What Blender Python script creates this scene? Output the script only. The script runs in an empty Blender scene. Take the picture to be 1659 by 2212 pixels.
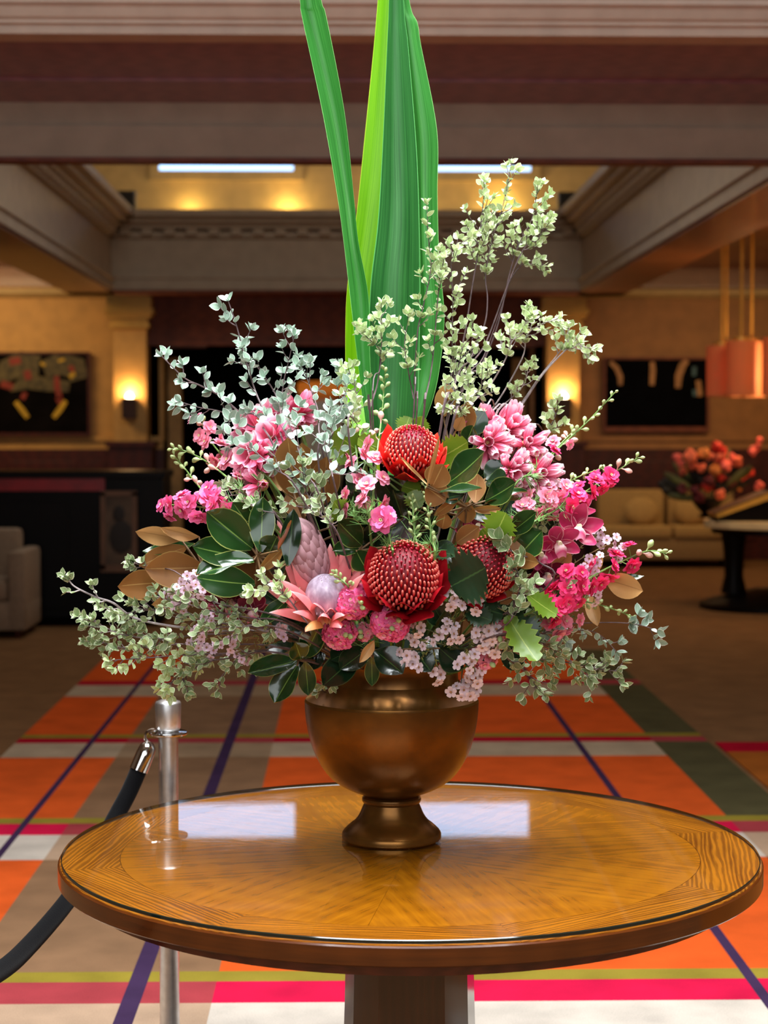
import bpy, bmesh, math, random
from mathutils import Vector, Matrix, noise
random.seed(7)
scene = bpy.context.scene
COL = scene.collection
V = Vector

# ------------------------------------------------------------------ camera
FPX, EYE = 4007.0, 1.65
cam_d = bpy.data.cameras.new('camera')
cam = bpy.data.objects.new('camera', cam_d)
COL.objects.link(cam)
cam.location = (0, 0, EYE)
PITCH, YAW = math.atan(179 / FPX), math.atan(79.5 / FPX)
cam.rotation_euler = (math.pi / 2 - PITCH, 0, -YAW)
cam_d.sensor_fit = 'VERTICAL'
cam_d.sensor_height = 34.6
cam_d.lens = FPX / 2212 * 34.6
cam_d.clip_end = 100
cam_d.dof.use_dof = True
cam_d.dof.focus_distance = 3.86
cam_d.dof.aperture_fstop = 4.2
scene.camera = cam

# ------------------------------------------------------------------ world, lights, exposure
world = bpy.data.worlds.new('world')
scene.world = world
world.use_nodes = True
world.node_tree.nodes['Background'].inputs[0].default_value = (0.9, 0.75, 0.6, 1)
world.node_tree.nodes['Background'].inputs[1].default_value = 0.02
scene.view_settings.view_transform = 'Standard'
scene.view_settings.look = 'None'
scene.view_settings.gamma = 1
scene.view_settings.use_curve_mapping = False
scene.view_settings.exposure = 0.0
scene.cycles.max_bounces = 8
scene.cycles.transparent_max_bounces = 12


def lamp(name, kind, loc, power, color, rot=(0, 0, 0), size=None, size_y=None, spot=None, radius=None):
    d = bpy.data.lights.new(name, kind)
    d.energy = power
    d.color = color
    if kind == 'AREA':
        d.shape = 'RECTANGLE'
        d.size, d.size_y = size, size_y or size
    if kind == 'SPOT':
        d.spot_size, d.spot_blend = spot, 0.7
    if radius is not None:
        d.shadow_soft_size = radius
    o = bpy.data.objects.new(name, d)
    o.location, o.rotation_euler = loc, rot
    COL.objects.link(o)
    return o


R = math.radians
COOL, WARM, AMBER = (0.93, 0.97, 1.0), (1.0, 0.66, 0.32), (1.0, 0.52, 0.16)
# daylight through the entrance glazing behind the photographer, and from the glazed entrance roof
lamp('entrance_daylight', 'AREA', (-0.5, -0.9, 3.1), 150, COOL, (R(80), 0, R(-3)), 5.5, 2.6)
# daylight from the glazed roof of the lantern
lamp('lantern_daylight', 'AREA', (0, 14.5, 6.6), 125, (1.0, 0.95, 0.86), (0, 0, 0), 5, 5)
lamp('entrance_clerestory', 'AREA', (0, 5.0, 5.0), 85, COOL, (R(98), 0, 0), 8, 0.5).data.spread = R(55)  # added fill aimed at the cornice, no window stands here
lamp('entrance_roof_daylight', 'AREA', (0.2, 3.4, 5.2), 415, COOL, (0, 0, 0), 3.6, 3.4).data.spread = R(122)
# warm downlights of the two aisles
lamp('aisle_downlight_left', 'AREA', (-4.6, 21.4, 3.55), 46, WARM, (R(25), 0, 0), 1.6, 0.6)
lamp('aisle_downlight_right', 'AREA', (4.6, 20.6, 3.55), 48, WARM, (R(12), 0, 0), 2.6, 0.6)
lamp('aisle_downlight_mid', 'AREA', (4.0, 15.2, 3.5), 34, WARM, (0, 0, 0), 1.2, 0.6)  # added fill for the distant pale-topped table and its book

# ------------------------------------------------------------------ material helpers


def lin(c):
    return tuple(((v / 255) / 12.92 if v / 255 <= 0.04045 else ((v / 255 + 0.055) / 1.055) ** 2.4) for v in c) + (1,)


class NT:
    def __init__(s, name):
        s.m = bpy.data.materials.new(name)
        s.m.use_nodes = True
        s.t = s.m.node_tree
        s.b = s.t.nodes['Principled BSDF']
        s.out = s.t.nodes['Material Output']

    def n(s, typ, **kw):
        x = s.t.nodes.new(typ)
        for k, v in kw.items():
            if k.startswith('i_'):
                x.inputs[int(k[2:]) if k[2:].isdigit() else k[2:].replace('_', ' ')].default_value = v
            else:
                setattr(x, k, v)
        return x

    def l(s, a, b):
        s.t.links.new(a, b)

    def ramp(s, fac, stops, interp='LINEAR'):
        r = s.n('ShaderNodeValToRGB')
        r.color_ramp.interpolation = interp
        e = r.color_ramp.elements
        while len(e) < len(stops):
            e.new(0.5)
        for el, (p, c) in zip(e, stops):
            el.position = p
            el.color = lin(c) if len(c) == 3 else c
        s.l(fac, r.inputs[0])
        return r.outputs[0]

    def mix(s, fac, a, b, blend='MIX'):
        m = s.n('ShaderNodeMix', data_type='RGBA', blend_type=blend)
        for sock, v in ((m.inputs[0], fac), (m.inputs[6], a), (m.inputs[7], b)):
            if isinstance(v, bpy.types.NodeSocket):
                s.l(v, sock)
            elif isinstance(v, tuple):
                sock.default_value = lin(v) if len(v) == 3 else v
            else:
                sock.default_value = v
        return m.outputs[2]

    def math(s, op, a, b=0.0):
        m = s.n('ShaderNodeMath', operation=op)
        for sock, v in ((m.inputs[0], a), (m.inputs[1], b)):
            if isinstance(v, bpy.types.NodeSocket):
                s.l(v, sock)
            else:
                sock.default_value = v
        return m.outputs[0]

    def coord(s, which='Object', scale=(1, 1, 1)):
        t = s.n('ShaderNodeTexCoord')
        mp = s.n('ShaderNodeMapping')
        mp.inputs['Scale'].default_value = scale
        s.l(t.outputs[which], mp.inputs[0])
        return mp.outputs[0]

    def noise(s, vec, scale, detail=3.0, rough=0.5):
        x = s.n('ShaderNodeTexNoise')
        x.inputs['Scale'].default_value = scale
        x.inputs['Detail'].default_value = detail
        x.inputs['Roughness'].default_value = rough
        s.l(vec, x.inputs['Vector'])
        return x.outputs[0]

    def bump(s, h, strength=0.3, dist=0.01):
        b = s.n('ShaderNodeBump')
        b.inputs['Strength'].default_value = strength
        b.inputs['Distance'].default_value = dist
        s.l(h, b.inputs['Height'])
        s.l(b.outputs[0], s.b.inputs['Normal'])

    def set(s, color=None, rough=0.5, metal=0.0, spec=0.5, coat=0.0):
        if color is not None:
            if isinstance(color, bpy.types.NodeSocket):
                s.l(color, s.b.inputs['Base Color'])
            else:
                s.b.inputs['Base Color'].default_value = lin(color)
        s.b.inputs['Roughness'].default_value = rough
        s.b.inputs['Metallic'].default_value = metal
        s.b.inputs['Specular IOR Level'].default_value = spec
        s.b.inputs['Coat Weight'].default_value = coat
        s.b.inputs['Coat Roughness'].default_value = 0.08
        return s.m


def plain(name, c, rough=0.5, metal=0.0, spec=0.5, coat=0.0, vary=0.12, scale=6.0, bump=0.0):
    t = NT(name)
    nz = t.noise(t.coord('Object'), scale)
    dark = tuple(max(0, v * (1 - vary)) for v in c)
    lite = tuple(min(255, v * (1 + vary)) for v in c)
    m = t.set(t.ramp(nz, [(0.3, dark), (0.7, lite)]), rough, metal, spec, coat)
    if bump:
        t.bump(nz, bump, 0.005)
    return m


def glow(name, c, strength, base=(200, 190, 170)):
    t = NT(name)
    t.set(base, 0.6)
    t.b.inputs['Emission Color'].default_value = lin(c)
    t.b.inputs['Emission Strength'].default_value = strength
    return t.m


def wood(name, a, b, axis=(1, 14, 14), rough=0.3, coat=0.3, sc=3.0, bump=0.05, wave=0.35, dist=7):
    t = NT(name)
    vec = t.coord('Object', axis)
    n1 = t.noise(vec, sc, 6, 0.6)
    w = t.n('ShaderNodeTexWave')
    w.inputs['Scale'].default_value = 1.2 * sc
    w.inputs['Distortion'].default_value = dist
    w.inputs['Detail'].default_value = 3
    t.l(vec, w.inputs[0])
    f = t.math('ADD', t.math('MULTIPLY', n1, 1 - wave), t.math('MULTIPLY', w.outputs[1], wave))
    m = t.set(t.ramp(f, [(0.25, a), (0.75, b)]), rough, 0, 0.5, coat)
    if bump:
        t.bump(f, bump, 0.003)
    return m


def carpet(name, c):
    c = tuple(v * 0.86 for v in c)
    t = NT(name)
    vec = t.coord('Object')
    n1 = t.noise(vec, 5, 4)
    n2 = t.noise(vec, 260, 2)
    f = t.math('ADD', t.math('MULTIPLY', n1, 0.6), t.math('MULTIPLY', n2, 0.4))
    m = t.set(t.ramp(f, [(0.3, tuple(v * 0.86 for v in c)), (0.7, tuple(min(255, v * 1.08) for v in c))]), 1.0, 0, 0.0)
    t.bump(n2, 0.4, 0.004)
    return m


M = {}
M['taupe'] = plain('taupe_paint', (184, 169, 149), 0.55, vary=0.04)
M['pale_cornice'] = plain('pale_cornice_paint', (212, 192, 176), 0.5, vary=0.04)
M['cream'] = plain('cream_paint', (205, 180, 130), 0.6, vary=0.04)
M['golden_wall'] = plain('golden_wall_paint', (206, 160, 92), 0.6, vary=0.05)
M['brown_wall'] = plain('brown_wall_paint', (168, 118, 70), 0.6, vary=0.06)
M['maroon_wood'] = wood('maroon_soffit_wood', (136, 82, 94), (164, 106, 114), (1, 9, 9), 0.35, 0.15, 1.5)
M['mahogany'] = wood('mahogany_panelling', (58, 13, 6), (80, 22, 10), (1, 9, 9), 0.5, 0.0, 1.5)
M['dark_lintel'] = wood('dark_lintel_wood', (108, 52, 36), (132, 68, 44), (1, 9, 9), 0.55, 0.0, 1.2)
M['soffit_brown'] = wood('aisle_soffit_wood', (120, 74, 44), (150, 92, 54), (9, 1, 9), 0.4, 0.2, 1.0)
M['gilt'] = plain('gilt_capital', (214, 168, 84), 0.35, 0.4, vary=0.06)
M['black'] = plain('black_void_paint', (9, 6, 5), 0.8, 0, 0.1, vary=0.2)
M['black_gloss'] = plain('black_lacquer', (9, 6, 6), 0.4, 0, 0.15, vary=0.2)
M['floor'] = carpet('brown_carpet', (142, 104, 70))
M['steel'] = plain('brushed_steel', (214, 214, 214), 0.38, 1.0, vary=0.05, scale=40)
M['chrome'] = plain('polished_chrome', (215, 215, 215), 0.08, 1.0, vary=0.02)
M['velvet'] = plain('black_velvet', (7, 7, 9), 0.9, 0, 0.1, vary=0.25, scale=300, bump=0.2)
M['velvet'].node_tree.nodes['Principled BSDF'].inputs['Sheen Weight'].default_value = 0.04

# ------------------------------------------------------------------ mesh helpers


class MB:
    """collects faces and links them as one mesh object"""

    def __init__(s):
        s.v, s.f, s.mi, s.uv = [], [], [], {}

    def box(s, x0, x1, y0, y1, z0, z1, mi=0):
        b = len(s.v)
        s.v += [(x0, y0, z0), (x1, y0, z0), (x1, y1, z0), (x0, y1, z0), (x0, y0, z1), (x1, y0, z1), (x1, y1, z1), (x0, y1, z1)]
        for q in ((0, 3, 2, 1), (4, 5, 6, 7), (0, 1, 5, 4), (1, 2, 6, 5), (2, 3, 7, 6), (3, 0, 4, 7)):
            s.f.append(tuple(b + i for i in q))
            s.mi.append(mi)
        return s

    def lathe(s, prof, n=64, mi=0, c=(0, 0, 0), cap=True):
        b = len(s.v)
        for r, z in prof:
            for k in range(n):
                a = 2 * math.pi * k / n
                s.v.append((c[0] + r * math.cos(a), c[1] + r * math.sin(a), c[2] + z))
        for i in range(len(prof) - 1):
            for k in range(n):
                k2 = (k + 1) % n
                s.f.append((b + i * n + k, b + i * n + k2, b + (i + 1) * n + k2, b + (i + 1) * n + k))
                s.mi.append(mi)
        if cap:
            s.f.append(tuple(b + k for k in range(n))[::-1])
            s.f.append(tuple(b + (len(prof) - 1) * n + k for k in range(n)))
            s.mi += [mi, mi]
        return s

    def prism_x(s, prof, x0, x1, mi=0):
        """closed profile of (y, z) extruded along x"""
        b, n = len(s.v), len(prof)
        s.v += [(x0, y, z) for y, z in prof] + [(x1, y, z) for y, z in prof]
        for i in range(n):
            j = (i + 1) % n
            s.f.append((b + i, b + j, b + n + j, b + n + i))
            s.mi.append(mi)
        s.f.append(tuple(b + i for i in range(n))[::-1])
        s.f.append(tuple(b + n + i for i in range(n)))
        s.mi += [mi, mi]
        return s

    def prism_y(s, prof, y0, y1, mi=0):
        b, n = len(s.v), len(prof)
        s.v += [(x, y0, z) for x, z in prof] + [(x, y1, z) for x, z in prof]
        for i in range(n):
            j = (i + 1) % n
            s.f.append((b + i, b + n + i, b + n + j, b + j))
            s.mi.append(mi)
        s.f.append(tuple(b + i for i in range(n)))
        s.f.append(tuple(b + n + i for i in range(n))[::-1])
        s.mi += [mi, mi]
        return s

    def tube(s, pts, rad, n=6, mi=0, cap=True):
        pts = [V(p) for p in pts]
        m = len(pts)
        if not isinstance(rad, (list, tuple)):
            rad = [rad] * m
        b = len(s.v)
        t0 = (pts[1] - pts[0]).normalized()
        ref = V((0, 0, 1)) if abs(t0.z) < 0.9 else V((1, 0, 0))
        side = t0.cross(ref).normalized()
        for i, p in enumerate(pts):
            t = (pts[min(i + 1, m - 1)] - pts[max(i - 1, 0)]).normalized()
            side = (side - t * side.dot(t))
            side = side.normalized() if side.length > 1e-6 else t.orthogonal().normalized()
            up = t.cross(side)
            for k in range(n):
                a = 2 * math.pi * k / n
                s.v.append(tuple(p + (side * math.cos(a) + up * math.sin(a)) * rad[i]))
        for i in range(m - 1):
            for k in range(n):
                k2 = (k + 1) % n
                s.f.append((b + i * n + k, b + i * n + k2, b + (i + 1) * n + k2, b + (i + 1) * n + k))
                s.mi.append(mi)
        if cap:
            s.f.append(tuple(b + k for k in range(n))[::-1])
            s.f.append(tuple(b + (m - 1) * n + k for k in range(n)))
            s.mi += [mi, mi]
        return s

    def ellipsoid(s, c, r, nu=10, nv=7, mi=0, mat3=None):
        b = len(s.v)
        c = V(c)
        for j in range(nv + 1):
            th = math.pi * j / nv
            for i in range(nu):
                ph = 2 * math.pi * i / nu
                p = V((r[0] * math.sin(th) * math.cos(ph), r[1] * math.sin(th) * math.sin(ph), r[2] * math.cos(th)))
                if mat3:
                    p = mat3 @ p
                s.v.append(tuple(c + p))
        for j in range(nv):
            for i in range(nu):
                i2 = (i + 1) % nu
                s.f.append((b + j * nu + i, b + (j + 1) * nu + i, b + (j + 1) * nu + i2, b + j * nu + i2))
                s.mi.append(mi)
        return s

    def mesh(s, name, mats, smooth=True, bevel=0.0, angle=35):
        me = bpy.data.meshes.new(name)
        me.from_pydata([tuple(v) for v in s.v], [], s.f)
        for m in (mats if isinstance(mats, (list, tuple)) else [mats]):
            me.materials.append(m)
        me.polygons.foreach_set('material_index', s.mi)
        if bevel or smooth:
            bm = bmesh.new()
            bm.from_mesh(me)
            bmesh.ops.remove_doubles(bm, verts=bm.verts, dist=1e-6)
            bmesh.ops.recalc_face_normals(bm, faces=bm.faces)
            if bevel:
                eds = [e for e in bm.edges if len(e.link_faces) == 2 and e.calc_face_angle(0) > 0.5]
                bmesh.ops.bevel(bm, geom=eds, offset=bevel, segments=2, affect='EDGES', profile=0.6)
            for f in bm.faces:
                f.smooth = smooth
            for e in bm.edges:
                if len(e.link_faces) == 2 and e.calc_face_angle(0) > R(angle):
                    e.smooth = False
            bm.to_mesh(me)
            bm.free()
        me.update()
        return me

    def build(s, name, mats, parent=None, loc=(0, 0, 0), **kw):
        o = bpy.data.objects.new(name, s.mesh(name, mats, **kw))
        COL.objects.link(o)
        o.parent = parent
        o.location = loc
        return o


def tag(o, label, cat, group=None):
    o['label'] = label
    o['category'] = cat
    if group:
        o['group'] = group
    return o


def thing(name, label, cat, loc=(0, 0, 0), rz=0.0, group=None):
    o = bpy.data.objects.new(name, None)
    o.empty_display_size = 0.05
    COL.objects.link(o)
    o.location = loc
    o.rotation_euler = (0, 0, rz)
    return tag(o, label, cat, group)


def struct(o):
    o['kind'] = 'structure'
    return o


def link(name, mesh, parent, loc=(0, 0, 0), rot=(0, 0, 0)):
    o = bpy.data.objects.new(name, mesh)
    COL.objects.link(o)
    o.parent = parent
    o.location, o.rotation_euler = loc, rot
    return o


CR = cam.rotation_euler.to_matrix()


def P(px, py, Y):
    """measured photo position at its distance Y from the camera -> world point"""
    d = CR @ V(((px - 829.5) / FPX, -(py - 1106) / FPX, -1))
    return V((0, 0, EYE)) + d * (Y / d.y)


def X(px, Y):
    return P(px, 927, Y).x


def Z(py, Y):
    return P(750, py, Y).z


# ================================================================== THE ROOM
NB, FB, HW, ZB = 11.3, 22.0, 2.77, 3.26        # near beam, far beam, half width of the well, underside of the beams
struct(MB().box(-12, 12, -4, 30, -0.1, 0).build('floor', M['floor'], smooth=False))

# patterned carpet: colour blocks laid as faces
ORANGE, TAUPE, DIMMED_WHITE, PINK = (236, 98, 40), (150, 114, 84), (196, 174, 146), (222, 30, 74)  # the far beige is the white stripe darkened for light fading with distance
MUTED, WHITE, PURPLE, OLIVE, LIME = (176, 68, 74), (222, 210, 196), (70, 50, 82), (92, 86, 58), (158, 140, 52)
RED, LIGHTTAUPE, BURNT = (188, 24, 48), (196, 164, 136), (176, 100, 40)
xs = [-1.74, -1.36, -1.33, -1.16, -0.65, -0.595, -0.39, 1.19, 1.225, 1.61, 1.9]
ys = [4.0, 5.31, 5.52, 5.625, 7.11, 7.55, 7.77, 7.88, 9.35, 9.78, 9.94, 10.05, 11.5, 12.0, 12.2, 13.9]
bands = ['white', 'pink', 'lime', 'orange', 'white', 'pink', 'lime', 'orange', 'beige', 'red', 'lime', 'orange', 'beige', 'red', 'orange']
cols = ['o', 'p', 'o', 't', 'p', 't', 'o', 'p', 'o', 'v']
pal = {'ORANGE': ORANGE, 'TAUPE': TAUPE, 'BEIGE': DIMMED_WHITE, 'PINK': PINK, 'MUTED': MUTED, 'WHITE': WHITE, 'PURPLE': PURPLE, 'OLIVE': OLIVE, 'LIME': LIME, 'RED': RED, 'LIGHTTAUPE': LIGHTTAUPE, 'BURNT': BURNT, 'SAND': (172, 144, 114)}
keys = list(pal)
mats = [carpet('carpet_' + k.lower(), pal[k]) for k in keys]


def block(col, band):
    if col == 'p':
        return 'PURPLE'
    if col == 't':
        return {'white': 'LIGHTTAUPE', 'beige': 'SAND', 'pink': 'MUTED', 'red': 'MUTED', 'lime': 'LIME', 'orange': 'TAUPE'}[band]
    if col == 'v':
        return {'white': 'LIGHTTAUPE', 'beige': 'OLIVE', 'pink': 'MUTED', 'red': 'MUTED', 'lime': 'LIME', 'orange': 'OLIVE'}[band]
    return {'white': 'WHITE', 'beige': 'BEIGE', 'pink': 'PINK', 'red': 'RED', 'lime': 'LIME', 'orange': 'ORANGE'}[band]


ys = [y * 0.9895 for y in ys]
rug = MB()
for j in range(len(ys) - 1):
    for i in range(len(xs) - 1):
        b = len(rug.v)
        rug.v += [(xs[i], ys[j], 0.008), (xs[i + 1], ys[j], 0.008), (xs[i + 1], ys[j + 1], 0.008), (xs[i], ys[j + 1], 0.008)]
        rug.f.append((b, b + 1, b + 2, b + 3))
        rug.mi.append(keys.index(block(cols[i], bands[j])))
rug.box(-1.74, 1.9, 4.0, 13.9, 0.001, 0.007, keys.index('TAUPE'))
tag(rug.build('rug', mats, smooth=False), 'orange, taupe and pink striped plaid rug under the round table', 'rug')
rug2 = MB().box(1.93, 6, 4.0, 9.35, 0.001, 0.008, keys.index('BURNT')).box(1.93, 6, 9.35, 9.64, 0.001, 0.0085, keys.index('RED'))
tag(rug2.build('rug', mats, smooth=False), 'burnt orange rug with a red border band beyond the right edge of the plaid rug', 'rug')

# entrance hall around the photographer, seen only in reflections
struct(MB().box(-8.2, -8, -4, 11.3, 0, 6).build('wall_left', M['taupe'], smooth=False))
struct(MB().box(8, 8.2, -4, 11.3, 0, 6).build('wall_right', M['taupe'], smooth=False))
struct(MB().box(-8, 8, -4.2, -4, 0, 6).build('wall_front', M['taupe'], smooth=False))
struct(MB().box(-8.2, 8.2, -4.2, 9.4, 5.6, 5.7).build('ceiling', M['taupe'], smooth=False))

# pale cornice at the top of the photograph, stepped
prof = [(9.4, 3.625), (9.4, 3.665), (9.37, 3.672), (9.37, 3.688), (9.35, 3.70), (9.33, 3.745), (9.3, 3.76), (9.3, 3.785), (9.27, 3.795), (9.24, 3.85), (9.2, 3.9), (9.2, 4.0), (9.2, 5.6), (9.6, 5.6), (9.6, 3.625)]
struct(MB().prism_x(prof, -8, 8).build('trim_1', M['pale_cornice'], smooth=False))
# maroon wood soffit between cornice and beam, its far third one step lower
struct(MB().box(-8, 8, 9.6, 10.6, 3.63, 3.75).box(-8, 8, 10.6, 11.32, 3.615, 3.75).build('trim_2', M['maroon_wood'], smooth=False))
# near cross beam with three fasciae
struct(MB().box(-8, 8, NB, NB + 0.12, 3.285, 4.6).box(-8, 8, NB - 0.02, NB + 0.12, 3.285, 3.475).box(-8, 8, NB - 0.03, NB + 0.13, ZB, 3.285, 1)
       .build('trim_3', [M['taupe'], M['dark_lintel']], smooth=False))


# side beams and far beam of the well, with grooves, dentils and cornice
for n_, sx in ((4, -1), (5, 1)):
    mb = MB()
    x0, x1 = sorted((sx * HW, sx * (HW + 0.55)))
    mb.box(x0, x1, NB + 0.13, FB + 0.5, ZB + 0.03, 4.0)
    xi0, xi1 = sorted((sx * HW, sx * (HW - 0.025)))
    mb.box(xi0, xi1, NB + 0.13, FB, ZB + 0.03, 3.40)
    xi0, xi1 = sorted((sx * HW, sx * (HW - 0.045)))
    mb.box(xi0, xi1, NB + 0.13, FB, 3.40, 3.435)
    mb.box(x0, x1, NB + 0.13, FB + 0.5, ZB, ZB + 0.03, 1)
    struct(mb.build('trim_%d' % n_, [M['taupe'], M['soffit_brown']], smooth=False))
mb = MB()
mb.box(-HW - 0.55, HW + 0.55, FB, FB + 0.5, ZB + 0.03, 4.0)
mb.box(-HW, HW, FB - 0.025, FB, ZB + 0.03, 3.42).box(-HW, HW, FB - 0.045, FB, 3.42, 3.46)
mb.box(-HW - 0.55, HW + 0.55, FB, FB + 0.5, ZB, ZB + 0.03, 1)
struct(mb.build('trim_6', [M['taupe'], M['dark_lintel']], smooth=False))
# cornice above: stepped, projecting into the well
mb = MB()
for (o, z0, z1) in ((0.05, 3.9, 3.97), (0.14, 4.0, 4.06), (0.22, 4.06, 4.12), (0.30, 4.12, 4.2)):
    mb.box(-HW, HW, FB - o, FB + 1.0, z0, z1)
    for sx in (-1, 1):
        a, b = sorted((sx * (HW - o), sx * (HW + 0.6)))
        mb.box(a, b, NB + 0.4, FB + 1.0, z0, z1)
corn = struct(mb.build('trim_7', M['taupe'], smooth=False))
dent = MB().box(-0.06, 0.06, -0.05, 0.05, -0.035, 0.035).mesh('dentil', M['taupe'], smooth=False)
for k in range(21):
    link('dentil', dent, corn, (-2.6 + k * 0.26, FB - 0.06, 3.965))
for sx in (-1, 1):
    for k in range(38):
        link('dentil', dent, corn, (sx * (HW - 0.06), NB + 0.6 + k * 0.26, 3.965), (0, 0, math.pi / 2))
# the lantern above the well
LW, LF = 4.3, 28.0
struct(MB().box(-LW, LW, LF, LF + 0.2, 4.1, 7.2).build('wall_lantern_back', M['cream'], smooth=False))
for sx, nm in ((-1, 'wall_lantern_left'), (1, 'wall_lantern_right')):
    a, b = sorted((sx * LW, sx * (LW + 0.2)))
    struct(MB().box(a, b, NB + 0.4, LF, 4.1, 7.2).build(nm, M['cream'], smooth=False))
struct(MB().box(-LW, LW, FB + 0.4, LF, 4.08, 4.16).box(-LW, -HW - 0.5, NB, LF, 4.08, 4.16).box(HW + 0.5, LW, NB, LF, 4.08, 4.16).build('trim_8', M['cream'], smooth=False))
lc = MB().box(-LW, LW, NB, LF, 7.0, 7.2)
for k in range(6):
    lc.box(-LW, LW, NB + 1 + k * 2.8, NB + 1.35 + k * 2.8, 6.7, 7.0)
for xk in (-2.2, 0, 2.2):
    lc.box(xk - 0.15, xk + 0.15, NB, LF, 6.75, 7.0)
struct(lc.build('ceiling_lantern', M['soffit_brown'], smooth=False))
struct(MB().box(-LW, LW, NB, NB + 0.2, 4.1, 7.2).build('wall_lantern_front', M['cream'], smooth=False))
M['daylight'] = glow('window_daylight', (158, 204, 255), 2.6)
for i, (a, b) in enumerate(((-2.8, -0.8), (0.75, 2.75))):
    w = MB().box(a, b, LF - 0.05, LF - 0.02, 5.5, 6.02).build('window_%d' % (i + 1), M['daylight'], smooth=False)
    struct(w)
    fr = MB()
    fr.box(a - 0.14, b + 0.14, LF - 0.12, LF, 5.36, 5.5).box(a - 0.14, b + 0.14, LF - 0.12, LF, 6.02, 6.16)
    fr.box(a - 0.14, a, LF - 0.12, LF, 5.5, 6.02).box(b, b + 0.14, LF - 0.12, LF, 5.5, 6.02)
    fr.build('window_frame', M['cream'], w, smooth=False)
# uplights on the ledge of the lantern
up_l = ['brass uplight below the left end of the left clerestory window', 'brass uplight below the right end of the left clerestory window',
        'brass uplight on the lantern ledge behind the tall green strap leaves', 'brass uplight behind the airy sprigs at the upper right']
for k, px in enumerate((410, 622, 880, 1085)):
    x = X(px, 27.7)
    t = thing('uplight', up_l[k], 'lamp', (x, 27.72, 4.16), group='uplights on the lantern ledge')
    MB().lathe([(0.07, 0), (0.07, 0.02), (0.02, 0.04), (0.02, 0.5), (0.09, 0.56), (0.1, 0.66), (0.085, 0.66), (0.03, 0.58)], 16).build('body', M['gilt'], t)
    MB().ellipsoid((0, 0, 0.67), (0.045, 0.045, 0.06)).build('bulb', glow('uplight_bulb', (255, 210, 120), 12), t)
    lamp('uplight_beam', 'POINT', (x, 27.78, 4.93), (5.5, 9, 6, 13)[k], (1.0, 0.68, 0.2), radius=0.06)
lamp('lantern_cove', 'AREA', (0, 25.5, 4.3), 48, (1.0, 0.84, 0.58), (R(180 - 28), 0, 0), 7, 0.5)
# loudspeakers on the cornice corners
for px, lab in ((278, 'grey box loudspeaker on the cornice at the left corner of the ceiling well'), (1221, 'grey box loudspeaker on the cornice at the right corner of the ceiling well')):
    t = thing('loudspeaker', lab, 'speaker', (X(px, 22.4), 22.4, 4.2), group='loudspeakers on the cornice')
    MB().box(-0.1, 0.1, -0.1, 0.1, 0, 0.29).build('cabinet', plain('grey_plastic', (96, 88, 76), 0.5), t, bevel=0.01)
    MB().box(-0.085, 0.085, -0.108, -0.1, 0.02, 0.27).build('grille', plain('grey_grille', (70, 66, 60), 0.7), t)

# aisles: ceilings, end walls, wainscot
BW = 23.3
for sx, nm, wm in ((-1, 'left', 'golden_wall'), (1, 'right', 'brown_wall')):
    a, b = sorted((sx * (HW + 0.55), sx * 9))
    struct(MB().box(a, b, NB + 0.3, BW, 3.66, 3.76).build('ceiling_aisle_' + nm, M['soffit_brown'], smooth=False))
    a, b = sorted((sx * 2.3, sx * 9))
    struct(MB().box(a, b, BW, BW + 0.25, 1.5, 3.7).build('wall_back_' + nm, M[wm], smooth=False))
    a2, b2 = sorted((sx * 9, sx * 9.2))
    struct(MB().box(a2, b2, NB, BW + 0.2, 0, 3.7).build('wall_side_' + nm, M[wm], smooth=False))
    struct(MB().box(a, b, BW - 0.05, BW, 1.5, 1.56).box(a, b, BW - 0.02, BW, 1.4, 1.5).build('trim_rail_' + nm, M[wm], smooth=False))
    w = MB().box(a, b, BW - 0.03, BW + 0.2, 0, 1.4)
    w = struct(w.build('wall_wainscot_' + nm, M['mahogany'], smooth=False))
    pn = MB().box(-0.42, 0.42, -0.02, 0, 0.25, 1.25).mesh('panel', M['mahogany'], smooth=False, bevel=0.008)
    for k in range(7):
        link('panel', pn, w, (sx * (2.85 + k * 0.95), BW - 0.03, 0))
    struct(MB().prism_x([(BW, 3.28), (BW - 0.06, 3.3), (BW - 0.12, 3.34), (BW - 0.12, 3.39), (BW, 3.39)], a, b)
           .build('trim_crown_' + nm, M['cream'], smooth=False))
    struct(MB().box(a, b, BW - 0.06, BW, 3.42, 3.66).build('trim_frieze_' + nm, M['soffit_brown'], smooth=False))
# middle: dark lintel over a dark opening with pale jambs
struct(MB().box(-2.45, 2.45, 23.0, 23.5, 2.70, 3.5).box(-2.45, 2.45, 22.96, 23.0, 2.68, 2.72).build('trim_lintel', M['dark_lintel'], smooth=False))
struct(MB().box(-2.4, 2.4, 26.0, 26.2, 0, 3.3).build('wall_back_middle', M['black'], smooth=False))
struct(MB().box(-2.9, -2.35, 23.3, 26.2, 0, 3.3).box(2.35, 2.9, 23.3, 26.2, 0, 3.3).box(-2.5, 2.5, 23.3, 26.2, 3.2, 3.3).build('wall_opening_sides', M['black'], smooth=False))
for a, b, nm in ((-2.27, -2.1, 'trim_jamb_left'), (2.1, 2.27, 'trim_jamb_right')):
    struct(MB().box(a, b, 23.6, 23.75, 0, 2.55).build(nm, plain('jamb_paint_' + nm[-4:], (190, 150, 92), 0.6), smooth=False))
struct(MB().box(-2.35, -1.75, 23.1, 23.28, 2.66, 2.72).box(1.75, 2.35, 23.1, 23.28, 2.66, 2.72).build('trim_shelf', M['soffit_brown'], smooth=False))

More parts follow.
